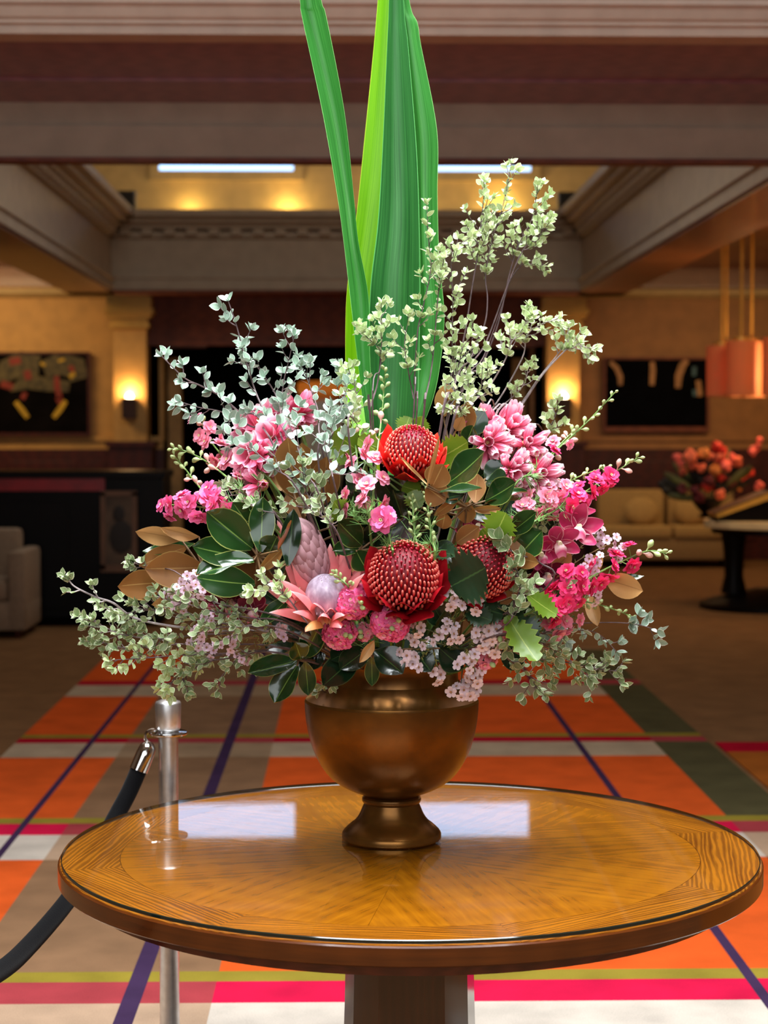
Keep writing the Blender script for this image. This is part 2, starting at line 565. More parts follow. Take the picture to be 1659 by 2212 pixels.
# columns with gilt capitals and sconces
for sx, nm in ((-1, 'left'), (1, 'right')):
    x = sx * 2.65
    c = MB().box(x - 0.2, x + 0.2, 22.75, 23.15, 1.5, 3.0).build('column_' + nm, M['golden_wall'], smooth=False)
    struct(c)
    MB().box(x - 0.24, x + 0.24, 22.7, 23.2, 2.88, 2.94).box(x - 0.22, x + 0.22, 22.72, 23.18, 2.94, 3.0).box(x - 0.27, x + 0.27, 22.66, 23.22, 3.0, 3.05)\
        .box(x - 0.3, x + 0.3, 22.62, 23.25, 3.05, 3.11).box(x - 0.27, x + 0.27, 22.66, 23.22, 3.11, 3.26).build('capital', M['gilt'], c, smooth=False)
    MB().box(x - 0.26, x + 0.26, 22.7, 23.2, 0, 1.44).box(x - 0.3, x + 0.3, 22.66, 23.2, 1.44, 1.5).build('plinth', M['mahogany'], c, smooth=False)
    t = thing('wall_sconce', 'bronze half-box uplighter glowing on the %s column' % nm, 'lamp', (x, 22.75, 1.78), group='column sconces')
    MB().box(-0.085, 0.085, -0.14, -0.12, 0, 0.25).box(-0.085, -0.07, -0.12, 0, 0, 0.25).box(0.07, 0.085, -0.12, 0, 0, 0.25).box(-0.085, 0.085, -0.12, 0, 0, 0.02)\
        .build('housing', plain('bronze_sconce', (58, 34, 26), 0.45, 0.3), t, smooth=False)
    MB().ellipsoid((0, -0.06, 0.22), (0.05, 0.04, 0.09), 12, 8).build('bulb', glow('sconce_bulb', (255, 222, 170), 30), t)
    lamp('sconce_light', 'POINT', (x, 22.66, 2.1), (9, 10)[sx > 0], (1.0, 0.6, 0.26), radius=0.05)
# ================================================================== BACKGROUND FURNISHINGS


def flat_strokes(parent, name, mat, shapes, y):
    """painted shapes on a canvas: tapering strokes, each a thin raised mesh"""
    for pts, w in shapes:
        mb = MB()
        n = len(pts)
        for i, (x, z) in enumerate(pts):
            a, b = pts[max(i - 1, 0)], pts[min(i + 1, n - 1)]
            dx, dz = b[0] - a[0], b[1] - a[1]
            L = math.hypot(dx, dz) or 1
            ww = w * (0.55 + 0.45 * math.sin(math.pi * (i + 0.6) / (n + 0.2)))
            nx, nz = -dz / L * ww, dx / L * ww
            mb.v += [(x + nx, y, z + nz), (x - nx, y, z - nz)]
        for i in range(n - 1):
            mb.f.append((2 * i, 2 * i + 1, 2 * i + 3, 2 * i + 2))
            mb.mi.append(0)
        mb.build(name, mat, parent, smooth=False)


def wpt(px, py, Y, o):
    p = P(px, py, Y)
    return (p.x - o[0], p.z - o[2])


# left painting: dark ground, muted blooms above, two red and yellow strokes below
YP = 23.2
x0, x1, z0, z1 = X(-190, YP), X(190, YP), Z(935, YP), Z(766, YP)
o = ((x0 + x1) / 2, YP, z0)
t = thing('painting', 'dark framed painting with red and yellow strokes on the golden wall at left', 'painting', o)
MB().box(x0 - o[0], x1 - o[0], 0, 0.05, 0, z1 - z0).build('canvas', plain('dark_canvas', (12, 10, 11), 0.85, 0, 0.05, vary=0.5, scale=3), t, smooth=False)
fr = MB()
hw, hh = (x1 - x0) / 2, z1 - z0
fr.box(-hw - 0.03, hw + 0.03, -0.02, 0.06, -0.04, 0).box(-hw - 0.03, hw + 0.03, -0.02, 0.06, hh, hh + 0.03).box(-hw - 0.03, -hw, -0.02, 0.06, 0, hh).box(hw, hw + 0.03, -0.02, 0.06, 0, hh)
fr.build('frame', M['mahogany'], t, smooth=False)
pr, py_, po = plain('paint_red', (128, 40, 26), 0.6), plain('paint_yellow', (196, 160, 36), 0.6), plain('paint_olive', (74, 66, 40), 0.6, vary=0.4, scale=12)
q = lambda l: [wpt(a, b, YP, o) for a, b in l]
flat_strokes(t, 'brush_stroke', po, [(q([(5, 830), (20, 800), (50, 785), (85, 790)]), 0.16), (q([(95, 800), (130, 785), (165, 795), (172, 820)]), 0.15), (q([(20, 835), (60, 825), (100, 830), (150, 835)]), 0.09)], -0.004)
flat_strokes(t, 'brush_stroke', pr, [(q([(20, 782), (45, 778)]), 0.05), (q([(58, 800), (62, 820)]), 0.05), (q([(2, 828), (28, 836)]), 0.05), (q([(150, 800), (160, 795)]), 0.05),
                                     (q([(122, 812), (124, 840), (130, 862)]), 0.04), (q([(55, 848), (48, 862)]), 0.035), (q([(125, 858), (132, 872)]), 0.04)], -0.006)
flat_strokes(t, 'brush_stroke', py_, [(q([(34, 868), (48, 886), (60, 902)]), 0.035), (q([(142, 866), (130, 884), (116, 902)]), 0.035), (q([(150, 815), (162, 806)]), 0.03), (q([(88, 784), (98, 790)]), 0.02), (q([(126, 780), (140, 776)]), 0.02)], -0.008)

# right painting: near black with lamp reflections in its glass drawn as curved pale strokes
x0, x1, z0, z1 = X(1308, YP), X(1526, YP), Z(922, YP), Z(776, YP)
o = ((x0 + x1) / 2, YP, z0)
t = thing('painting', 'near-black picture with curved pale gleams on the brown wall at right', 'painting', o)
hw, hh = (x1 - x0) / 2, z1 - z0
MB().box(-hw, hw, 0, 0.05, 0, hh).build('canvas', plain('black_canvas', (7, 8, 12), 0.85, 0, 0.05, vary=0.4, scale=4), t, smooth=False)
fr = MB().box(-hw - 0.03, hw + 0.03, -0.02, 0.06, -0.06, 0).box(-hw - 0.03, hw + 0.03, -0.02, 0.06, hh, hh + 0.03).box(-hw - 0.03, -hw, -0.02, 0.06, 0, hh).box(hw, hw + 0.03, -0.02, 0.06, 0, hh)
fr.build('frame', M['dark_lintel'], t, smooth=False)
pc, pt = plain('paint_pale', (178, 130, 84), 0.6), plain('paint_teal', (64, 98, 110), 0.6)
q = lambda l: [wpt(a, b, YP, o) for a, b in l]
flat_strokes(t, 'brush_stroke', pc, [(q([(1318, 782), (1332, 795), (1340, 814), (1340, 832)]), 0.034), (q([(1409, 782), (1410, 800), (1408, 832)]), 0.036), (q([(1484, 778), (1474, 790), (1466, 812), (1464, 838)]), 0.046), (q([(1508, 822), (1512, 856)]), 0.036)], -0.006)
flat_strokes(t, 'brush_stroke', pt, [(q([(1500, 792), (1499, 812)]), 0.03), (q([(1500, 842), (1501, 856)]), 0.03)], -0.008)

# dark bar counter in the left aisle
YB = 15.5
xr = X(352, YB)
t = thing('bar_counter', 'long black lacquered bar counter with red band in the dark left aisle', 'counter', (xr - 1.6, YB, 0))
MB().box(-1.6, 1.6, 0, 0.7, 0.08, 1.24).build('body', M['black_gloss'], t, smooth=False)
MB().box(-1.55, 1.55, 0.05, 0.65, 0, 0.08).build('plinth', M['black'], t, smooth=False)
MB().box(-1.62, 1.62, -0.03, 0.72, 1.24, 1.30).build('worktop', M['black_gloss'], t, smooth=False, bevel=0.008)
MB().box(-1.6, X(226, YB) - xr + 1.6, -0.02, 0.0, Z(1060, YB), Z(1024, YB)).build('red_band', plain('red_lacquer', (150, 18, 28), 0.35), t, smooth=False)
pn = MB().box(-0.36, 0.36, -0.012, 0, 0.15, 1.05).mesh('panel', M['black_gloss'], smooth=False, bevel=0.005)
for k in range(3):
    link('panel', pn, t, (-1.15 + k * 0.8, 0, 0))
xa, xb = X(224, YB), X(292, YB)
t = thing('picture_board', 'tall grey framed print leaning on the black bar counter front', 'picture', ((xa + xb) / 2, YB - 0.08, Z(1228, YB)))
hw, hh = (xb - xa) / 2, Z(1062, YB) - Z(1228, YB)
MB().box(-hw, hw, 0, 0.03, 0, hh).build('backing', plain('grey_print', (92, 74, 58), 0.6, vary=0.3, scale=5), t, smooth=False)
MB().box(-hw - 0.02, hw + 0.02, -0.015, 0.03, -0.02, 0.04).box(-hw - 0.02, -hw + 0.02, -0.015, 0.03, 0, hh).box(hw - 0.02, hw + 0.02, -0.015, 0.03, 0, hh).box(-hw - 0.02, hw + 0.02, -0.015, 0.03, hh - 0.03, hh + 0.01)\
    .build('frame', plain('print_frame', (110, 76, 52), 0.5), t, smooth=False)
MB().ellipsoid((0.02, -0.004, hh * 0.42), (0.1, 0.004, 0.14)).ellipsoid((0.0, -0.004, hh * 0.72), (0.05, 0.004, 0.07)).build('print_figure', plain('print_dark', (38, 32, 28), 0.6), t)

# armchair at the left edge
YC = 14.6
t = thing('armchair', 'beige upholstered armchair cut by the left edge of the photograph', 'armchair', (X(52, YC) - 0.42, YC + 0.35, 0))
M['chair_fabric'] = plain('beige_upholstery', (150, 128, 106), 0.9, vary=0.06, scale=30)
MB().box(-0.42, 0.42, -0.35, 0.4, 0.06, 0.3).build('base', M['chair_fabric'], t, bevel=0.03)
MB().box(-0.28, 0.28, -0.36, 0.2, 0.3, 0.46).build('seat_cushion', M['chair_fabric'], t, bevel=0.04)
MB().box(-0.28, 0.28, 0.2, 0.42, 0.3, 0.84).build('backrest', M['chair_fabric'], t, bevel=0.05)
arm = MB().box(-0.07, 0.07, -0.36, 0.4, 0.06, 0.69).mesh('arm', M['chair_fabric'], bevel=0.04)
for sx in (-1, 1):
    link('arm', arm, t, (sx * 0.35, 0, 0))
leg = MB().lathe([(0.02, 0), (0.028, 0.06)], 10).mesh('leg', M['mahogany'])
for sx in (-1, 1):
    for sy in (-0.3, 0.34):
        link('leg', leg, t, (sx * 0.35, sy, 0))

# sofa under the right painting
YS = 21.9
xa, xb = X(1300, YS), X(1610, YS)
sw = (xb - xa) / 2
t = thing('sofa', 'long tan sofa with loose cushions under the dark picture at right', 'sofa', ((xa + xb) / 2, YS, 0))
M['sofa_fabric'] = plain('tan_sofa_fabric', (182, 148, 92), 0.9, vary=0.06, scale=30)
M['sofa_shade'] = plain('tan_sofa_skirt', (150, 120, 78), 0.9, vary=0.06, scale=30)  # same fabric darkened for the shade low on the sofa
MB().box(-sw, sw, 0, 0.9, 0.1, 0.36).build('base', M['sofa_shade'], t, bevel=0.02)
MB().box(-sw + 0.03, sw - 0.03, 0.7, 0.95, 0.3, 0.84).build('backrest', M['sofa_fabric'], t, bevel=0.04)
sc_ = MB().box(-sw / 2 + 0.01, sw / 2 - 0.01, -0.03, 0.7, 0.36, 0.5).mesh('seat_cushion', M['sofa_fabric'], bevel=0.04)
bc_ = MB().box(-sw / 2 + 0.02, sw / 2 - 0.02, 0.5, 0.74, 0.48, 0.92).mesh('back_cushion', M['sofa_fabric'], bevel=0.06)
for k in (-1, 1):
    link('seat_cushion', sc_, t, (k * sw / 2, 0, 0))
    link('back_cushion', bc_, t, (k * sw / 2, 0, 0))
lg = MB().box(-0.04, 0.04, -0.04, 0.04, 0, 0.1).mesh('leg', M['black'], smooth=False)
for k in (-1, 1):
    for yy in (0.08, 0.82):
        link('leg', lg, t, (k * (sw - 0.1), yy, 0))
cu = MB().ellipsoid((0, 0, 0.17), (0.22, 0.075, 0.17), 14, 9).mesh('cushion', M['sofa_fabric'])
for px, lab, rz in ((1388, 'plump tan scatter cushion leaning at the middle of the sofa', 0.15), (1492, 'plump tan scatter cushion at the right end of the sofa beneath the red flowers', -0.3)):
    ob = bpy.data.objects.new('cushion', cu)
    COL.objects.link(ob)
    ob.location, ob.rotation_euler = (X(px, 22.25), 22.2, 0.505), (-0.25, 0, rz)
    tag(ob, lab, 'cushion', 'cushions on the sofa')

# dark pedestal table with a pale top at the right edge
YT = 17.0
xt = X(1672, YT)
t = thing('pedestal_table', 'pale-topped round table on a dark turned pedestal at the right edge', 'table', (xt, YT, 0))
zt = Z(1124, YT)
MB().lathe([(0.6, zt - 0.07), (0.63, zt - 0.06), (0.63, zt), (0.6, zt)], 48).build('tabletop', plain('pale_stone', (240, 206, 158), 0.4), t, angle=50)
MB().lathe([(0.56, zt - 0.12), (0.56, zt - 0.07)], 40).build('apron', M['black_gloss'], t)
for dx in (-0.36, 0.1):
    MB().lathe([(0.12, 0.14), (0.11, 0.2), (0.085, 0.3), (0.10, 0.55), (0.12, zt - 0.12)], 24, c=(dx, 0, 0)).build('pedestal', M['black_gloss'], t)
MB().lathe([(0.62, 0), (0.62, 0.05), (0.5, 0.09), (0.3, 0.14), (0.14, 0.18)], 32, c=(-0.05, 0, 0)).build('foot', M['black_gloss'], t, angle=50)
# open display book on its black stand
t = thing('book_stand', 'black slanted bookstand holding a thick open visitors book', 'bookstand', (X(1588, YT), YT - 0.15, zt))
a = 0.38
prof = [(-0.23, 0.0), (0.42, 0.0), (0.42, 0.25), (-0.19, 0.05)]
MB().prism_y(prof, -0.12, 0.22).build('stand', M['black_gloss'], t, smooth=False)
t2 = thing('open_book', 'thick book with yellowed page edges lying on the black slanted stand', 'book', (X(1588, YT), YT - 0.15, zt))
prof = [(-0.24, 0.07), (-0.21, 0.035), (0.30, 0.215), (0.30, 0.265), (0.26, 0.27)]
MB().prism_y(prof, -0.14, 0.2).build('pages', plain('aged_pages', (226, 176, 78), 0.7, vary=0.05), t2, smooth=False)
prof = [(-0.245, 0.075), (-0.24, 0.07), (0.26, 0.27), (0.255, 0.276)]
MB().prism_y(prof, -0.15, 0.21).build('cover', plain('book_leather', (90, 60, 40), 0.6), t2, smooth=False)

# red flower arrangement behind the book
fx, fy = X(1545, 17.15), 17.5
t = thing('flower_arrangement', 'distant red and coral flower arrangement in a dark bowl on the pale-topped table', 'flowers', (fx, fy, zt))
MB().lathe([(0.07, 0), (0.09, 0.015), (0.05, 0.04), (0.10, 0.09), (0.16, 0.17), (0.15, 0.18), (0.09, 0.1)], 24).build('bowl', M['black_gloss'], t)
rnd = random.Random(3)
reds = [plain('coral_bloom', (240, 116, 84), 0.6), plain('red_bloom', (226, 52, 40), 0.6), plain('rose_bloom', (230, 104, 96), 0.6), plain('dark_bloom', (92, 18, 30), 0.6), plain('amber_bloom', (214, 130, 60), 0.6)]
bl = []
for m in reds:
    mb = MB()
    for k in range(9):
        d = V((rnd.uniform(-1, 1), rnd.uniform(-1, 1), rnd.uniform(-1, 1))).normalized()
        mb.ellipsoid(d * 0.028, (0.03, 0.024, 0.03), 7, 5)
    bl.append(mb.mesh('bloom', m))
for px, py, k, s in ((1548, 965, 1, 1.1), (1560, 975, 1, 1.0), (1490, 985, 0, 1.3), (1497, 1003, 0, 1.2), (1520, 980, 4, 1.2), (1530, 990, 0, 1.2), (1556, 990, 0, 1.4), (1580, 990, 2, 1.2), (1592, 998, 0, 1.1), (1568, 1005, 2, 1.2),
                     (1462, 990, 2, 1.0), (1470, 1002, 2, 0.9), (1475, 1020, 0, 0.9), (1530, 1040, 3, 1.3), (1528, 1050, 1, 1.1), (1556, 1030, 1, 0.9), (1556, 1068, 0, 1.0), (1605, 1030, 1, 1.1), (1620, 1020, 1, 0.9), (1545, 1050, 3, 1.0),
                     (1635, 965, 2, 0.9), (1627, 975, 2, 0.9), (1640, 950, 2, 0.7), (1570, 1050, 2, 0.7), (1597, 1055, 4, 0.6), (1510, 1075, 3, 1.1), (1475, 1055, 3, 1.0), (1640, 1050, 2, 0.9), (1500, 1060, 3, 1.2), (1580, 1040, 3, 1.2), (1545, 1015, 4, 1.1), (1515, 1010, 0, 1.0)):
    p = P(px, py, fy - 0.05 + rnd.uniform(-0.15, 0.12)) - V((fx, fy, zt))
    ob = link('bloom', bl[k], t, p, (rnd.uniform(0, 6), rnd.uniform(0, 6), 0))
    ob.scale = (s, s, s)
lfm = MB()
lfm.ellipsoid((0, 0, 0.14), (0.035, 0.012, 0.15), 8, 6)
lfm = lfm.mesh('leaf', plain('distant_leaf', (86, 88, 34), 0.6, vary=0.3))
dkm = MB().ellipsoid((0, 0, 0.12), (0.05, 0.02, 0.13), 8, 6).mesh('leaf', plain('distant_dark_leaf', (26, 24, 14), 0.6, vary=0.3))
for k in range(34):
    a = rnd.uniform(-1.45, 1.45)
    L = rnd.uniform(0.15, 0.34)
    ob = link('leaf', lfm if k % 3 == 0 else dkm, t, (math.sin(a) * L * 0.7, rnd.uniform(-0.12, 0.12), 0.16 + math.cos(a) * L * 0.8), (rnd.uniform(-0.3, 0.3), a, 0))
sm = MB()
for k in range(26):
    a = rnd.uniform(-1.2, 1.2)
    L = rnd.uniform(0.3, 0.42)
    sm.tube([(0, 0, 0.05), (math.sin(a) * L, rnd.uniform(-0.1, 0.1), 0.1 + math.cos(a) * L)], 0.006, 5)
sm.build('stems', plain('distant_stem', (40, 40, 20), 0.7), t)['kind'] = 'stuff'

# fluted pendant lamp
YL = 17.3
xl = X(1525, YL) + 0.72
zb, zt2 = Z(856, YL), Z(742, YL)
t = thing('pendant_lamp', 'large fluted orange pendant lamp with brass caps hanging at the right edge', 'lamp', (xl, YL, zb))
H = zt2 - zb
lt = NT('amber_shade')
lt.set((212, 150, 108), 0.7)
lt.b.inputs['Emission Color'].default_value = lin((255, 120, 50))
lt.b.inputs['Emission Strength'].default_value = 0.05
tl_ = lt.n('ShaderNodeBsdfTranslucent')
tl_.inputs[0].default_value = lin((244, 162, 96))
mx_ = lt.n('ShaderNodeMixShader')
mx_.inputs[0].default_value = 0.45
lt.l(lt.b.outputs[0], mx_.inputs[1])
lt.l(tl_.outputs[0], mx_.inputs[2])
lt.l(mx_.outputs[0], lt.out.inputs[0])
lob = []
for k in range(10):
    a = 2 * math.pi * k / 10
    ca = (math.cos(a) * 0.58, math.sin(a) * 0.58, 0)
    dz = (0.0, 0.03, 0.05, 0.06, 0.03)[k % 5]
    MB().lathe([(0.14, 0), (0.14, H - 0.02 + dz), (0.125, H - 0.02 + dz), (0.125, 0)], 20, c=ca, cap=False).build('shade', lt.m, t)
    MB().lathe([(0.075, H + dz - 0.02), (0.075, H + dz + 0.015)], 16, c=ca).build('cap', M['gilt'], t)
    MB().tube([V(ca) + V((0, 0, H + dz)), V(ca) + V((0, 0, 3.66 - zb))], 0.014, 8).build('rod', M['gilt'], t)
    MB().lathe([(0.03, -0.004), (0.09, 0.0), (0.09, 0.02), (0.03, 0.025)], 16, c=ca).build('base_ring', M['gilt'], t)
MB().lathe([(0.75, 3.60 - zb), (0.75, 3.659 - zb)], 40).build('ceiling_rose', M['soffit_brown'], t)
lamp('pendant_light', 'POINT', (xl, YL, zb + 0.22), 42, (1.0, 0.6, 0.26), radius=0.2)

# orange drum shade lamp glimpsed behind the left of the bouquet
YO = 22.5
xo = X(698, YO)
t = thing('console_table', 'dark console table behind the bouquet carrying the orange drum lamp', 'table', (xo, YO, 0))
MB().box(-0.7, 0.7, -0.2, 0.2, 0.78, 0.83).build('tabletop', M['mahogany'], t, bevel=0.005)
lg = MB().box(-0.03, 0.03, -0.03, 0.03, 0, 0.78).mesh('leg', M['mahogany'], smooth=False)
for sx in (-0.64, 0.64):
    for sy in (-0.15, 0.15):
        link('leg', lg, t, (sx, sy, 0))
t = thing('table_lamp', 'table lamp with wide low orange shade and white body behind the left sprigs', 'lamp', (xo, YO, 0.83))
z1, z2 = Z(856, YO) - 0.83, Z(824, YO) - 0.83
os_ = NT('orange_shade')
os_.set(os_.ramp(os_.noise(os_.coord('Object', (1, 1, 1)), 5), [(0.35, (232, 130, 36)), (0.62, (236, 150, 60)), (0.7, (236, 210, 180))]), 0.6)
os_.b.inputs['Emission Color'].default_value = lin((240, 130, 40))
os_.b.inputs['Emission Strength'].default_value = 0.22
MB().lathe([(0.24, z1), (0.31, z1 + 0.04), (0.31, z2 - 0.02), (0.26, z2), (0.24, z2 - 0.02), (0.28, z1 + 0.05)], 32).build('lamp_shade', os_.m, t)
MB().lathe([(0.12, 0), (0.2, 0.08), (0.25, 0.35), (0.26, 0.6), (0.22, z1 - 0.06), (0.1, z1 - 0.02), (0.05, z1 + 0.02)], 32).build('base', plain('white_ceramic', (196, 200, 196), 0.3), t)

# ================================================================== ROUND TABLE
TC, TR, TZ = V((0.1356, 4.0076, 0)), 0.75, 0.7427
M['oak'] = wood('oak_veneer', (134, 72, 4), (194, 118, 14), (2.0, 34, 34), 0.25, 0.3, 1.6, 0.02, 0.08, 2)
M['oak_band'] = wood('oak_crossband', (104, 50, 4), (192, 116, 22), (20, 2.0, 20), 0.25, 0.3, 1.2, 0.02, 0.3, 9)
M['oak_edge'] = wood('oak_edge', (64, 28, 6), (96, 46, 12), (1.5, 1.5, 40), 0.2, 0.4, 2.0, 0.02, 0.1, 2)
M['walnut'] = wood('dark_polished_pedestal', (44, 20, 16), (66, 30, 20), (8, 8, 1), 0.12, 0.6, 1.6, 0.0)
M['apron'] = wood('dark_red_apron', (66, 22, 16), (92, 36, 24), (2, 2, 20), 0.18, 0.5, 2.0, 0.0)
table = thing('round_table', 'round oak pedestal table with glossy parquet top on the plaid rug', 'table', (TC.x, TC.y, 0))
zt = TZ - 0.0095
MB().lathe([(0.70, zt - 0.039), (0.754, zt - 0.039), (0.7565, zt - 0.0365), (0.7565, zt - 0.004), (0.754, zt - 0.0012), (0.40, zt - 0.0012)], 128).build('edge', M['oak_edge'], table, angle=20)
MB().lathe([(0.66, zt - 0.075), (0.70, zt - 0.07), (0.70, zt - 0.036), (0.5, zt - 0.036)], 96).build('apron', M['apron'], table, angle=40)


def sector(r0, r1, a, n):
    mb = MB()
    b = []
    for i in range(n + 1):
        th = -a / 2 + a * i / n
        for r in (r0, r1):
            mb.v.append((r * math.cos(th), r * math.sin(th), 0))
            mb.v.append((r * math.cos(th), r * math.sin(th), -0.0012))
    for i in range(n):
        k = 4 * i
        mb.f += [(k, k + 2, k + 6, k + 4), (k + 2, k + 3, k + 7, k + 6), (k, k + 4, k + 5, k + 1)]
        mb.mi += [0] * 3
    mb.f += [(0, 1, 3, 2), (4 * n, 4 * n + 2, 4 * n + 3, 4 * n + 1)]
    mb.mi += [0, 0]
    return mb


gap = 0.0012
wedge = sector(0.004, 0.625, 2 * math.pi / 8 - gap, 8).mesh('veneer_wedge', M['oak'], smooth=False)
band = sector(0.6262, 0.752, 2 * math.pi / 8 - gap, 12).mesh('veneer_band', M['oak_band'], smooth=False)
for k in range(8):
    link('veneer_wedge', wedge, table, (0, 0, zt), (0, 0, 2 * math.pi * (k + 0.3) / 8))
    link('veneer_band', band, table, (0, 0, zt), (0, 0, 2 * math.pi * (k + 0.8) / 8))
prof = [(0.30, 0.0085), (0.30, 0.03), (0.24, 0.06), (0.165, 0.10), (0.148, 0.2), (0.142, 0.4), (0.138, 0.6), (0.137, zt - 0.075)]
MB().lathe(prof, 12).build('pedestal', M['walnut'], table, angle=20)

g = NT('clear_glass')
tr = g.n('ShaderNodeBsdfTransparent')
tr.inputs[0].default_value = (0.97, 0.985, 0.97, 1)
gl = g.n('ShaderNodeBsdfGlossy')
smear = g.noise(g.coord('Object', (3, 9, 1)), 4, 5, 0.65)
g.l(g.ramp(smear, [(0.45, (0.008, 0.008, 0.008, 1)), (0.8, (0.07, 0.07, 0.07, 1))]), gl.inputs['Roughness'])
fz = g.n('ShaderNodeFresnel')
fz.inputs[0].default_value = 1.6
mx = g.n('ShaderNodeMixShader')
geo = g.n('ShaderNodeNewGeometry')
g.l(g.math('MULTIPLY', fz.outputs[0], g.math('SUBTRACT', 1.0, geo.outputs['Backfacing'])), mx.inputs[0])
g.l(tr.outputs[0], mx.inputs[1])
g.l(gl.outputs[0], mx.inputs[2])
g.l(mx.outputs[0], g.out.inputs[0])
M['glass'] = g.m
M['glass_edge'] = plain('dark_glass_edge', (18, 30, 26), 0.08, 0, 0.8, vary=0.05)
gm = MB()
n = 160
gm.lathe([(TR - 0.0015, 0), (TR, 0.0015), (TR, 0.0065), (TR - 0.0015, 0.008)], n, 1, cap=False)
gm.f.append(tuple(range(3 * n, 4 * n)))
gm.mi.append(0)
gm.f.append(tuple(range(n))[::-1])
gm.mi.append(0)
tag(gm.build('glass_top', [M['glass'], M['glass_edge']], loc=(TC.x, TC.y, TZ - 0.008), angle=25), 'round clear glass sheet covering the oak tabletop', 'glass')

# ================================================================== STANCHION AND ROPE
YQ = 4.72
xq = X(360, YQ)


def stanchion(label, x, y):
    t = thing('rope_post', label, 'stanchion', (x, y, 0.008), group='rope barrier posts')
    ztop = Z(1512, YQ) - 0.008
    MB().lathe([(0.0252, 0.02), (0.0252, ztop - 0.06)], 32).build('post', M['steel'], t)
    MB().lathe([(0.0295, ztop - 0.074), (0.0315, ztop - 0.07), (0.033, ztop - 0.008), (0.031, ztop - 0.003), (0.012, ztop + 0.004), (0.002, ztop + 0.005)], 40).build('cap', M['steel'], t, angle=50)
    MB().lathe([(0.048, ztop - 0.087), (0.049, ztop - 0.084), (0.048, ztop - 0.080), (0.025, ztop - 0.078)], 40).build('ring_plate', M['chrome'], t, angle=50)
    MB().lathe([(0.16, 0), (0.16, 0.012), (0.15, 0.02), (0.06, 0.032), (0.026, 0.04)], 48).build('base', M['steel'], t, angle=50)
    return t


stanchion('brushed steel rope post standing behind the left of the table', xq, YQ)


def smooth_path(pts, k=8):
    pts = [V(p) for p in pts]
    out = []
    for i in range(len(pts) - 1):
        p0, p1, p2, p3 = pts[max(i - 1, 0)], pts[i], pts[i + 1], pts[min(i + 2, len(pts) - 1)]
        for j in range(k):
            t = j / k
            out.append(0.5 * ((2 * p1) + (p2 - p0) * t + (2 * p0 - 5 * p1 + 4 * p2 - p3) * t * t + (3 * p1 - p0 - 3 * p2 + p3) * t ** 3))
    out.append(pts[-1])
    return out


# the rope sags from the post towards a second post out of the frame
a0 = P(303, 1652, 4.70)
rp = [P(300, 1662, 4.70), P(278, 1712, 4.69), P(246, 1772, 4.66), P(205, 1850, 4.58), P(150, 1940, 4.42), P(70, 2035, 4.18), P(0, 2098, 3.95), P(-110, 2150, 3.65)]
pe = P(-320, 2110, 3.3)
rp += [P(-220, 2145, 3.45), P(-270, 2040, 3.36)]
t = thing('barrier_rope', 'sagging black velvet rope with chrome ends hooked to the steel post', 'rope', tuple(a0))
loc = lambda l: [p - a0 for p in l]
MB().tube(loc(smooth_path(rp)), 0.0215, 16).build('rope', M['velvet'], t)
f0, f1 = P(322, 1608, 4.71), P(299, 1664, 4.70)
fd = (f1 - f0).normalized()
MB().tube(loc([f0 - fd * 0.008, f0, f0 + fd * 0.008, f0 + fd * 0.03, f1]), [0.006, 0.016, 0.021, 0.0232, 0.0236], 20).build('ferrule', M['chrome'], t)
MB().tube(loc(smooth_path([P(322, 1606, 4.71), P(314, 1596, 4.705), P(316, 1584, 4.70), P(328, 1577, 4.70), P(338, 1580, 4.70), P(338, 1592, 4.70)], 6)), 0.0042, 8).build('hook', M['chrome'], t)
e0 = rp[-1]
e1 = e0 + V((-0.015, -0.02, 0.07))
MB().tube(loc([e0, e1]), 0.0235, 16).build('ferrule', M['chrome'], t)
MB().tube(loc(smooth_path([e1, e1 + V((-0.02, -0.01, 0.04)), e1 + V((-0.05, -0.02, 0.04))], 6)), 0.0042, 8).build('hook', M['chrome'], t)

# ================================================================== URN
UC = V((X(846, 4.08), 4.08, TZ))
t = thing('urn', 'dark bronze footed urn in the middle of the glass tabletop', 'urn', tuple(UC))
um = NT('patinated_bronze')
nz = um.noise(um.coord('Object', (1, 1, 1.4)), 5, 4, 0.6)
um.set(um.ramp(nz, [(0.3, (84, 54, 22)), (0.55, (124, 82, 32)), (0.72, (152, 102, 42))]), 0.3, 0.72, 0.5)
um.b.inputs['Roughness'].default_value = 0.27
M['bronze'] = um.m
px = lambda *l: [(r / 982.0, (1818 - y) / 982.0) for r, y in l]
foot = [(0.0, 0)] + [(0.107, 0), (0.110, 0.003), (0.110, 0.013), (0.108, 0.0165)] + px((104, 1799), (98, 1793), (90, 1786), (82, 1780), (75, 1772), (69, 1762), (65, 1752), (61, 1743), (59, 1738))
MB().lathe(foot, 96, cap=False).build('foot', M['bronze'], t, angle=30)
MB().lathe(px((57, 1740), (62, 1738), (64, 1735), (64.5, 1731), (63.5, 1727), (58, 1723), (50, 1722)), 96).build('collar', M['bronze'], t)
bowl = px((52, 1726), (60, 1721), (78, 1714), (97, 1706), (114, 1697), (130, 1685), (143, 1671), (154, 1655), (164, 1637), (172, 1618), (178, 1598), (183, 1577), (186.5, 1555), (188.5, 1534), (189, 1520), (189, 1516)) + [(0.1915, 0.309), (0.190, 0.313), (0.180, 0.318), (0.166, 0.328), (0.156, 0.340), (0.150, 0.352)]
MB().lathe(bowl, 128, cap=False).build('bowl', M['bronze'], t, angle=28)
rim = [(0.149, 0.350), (0.1475, 0.356), (0.146, 0.375), (0.148, 0.395), (0.153, 0.403), (0.154, 0.407), (0.150, 0.409), (0.144, 0.404), (0.140, 0.39), (0.138, 0.34)]
MB().lathe(rim, 128, cap=False).build('rim', M['bronze'], t)
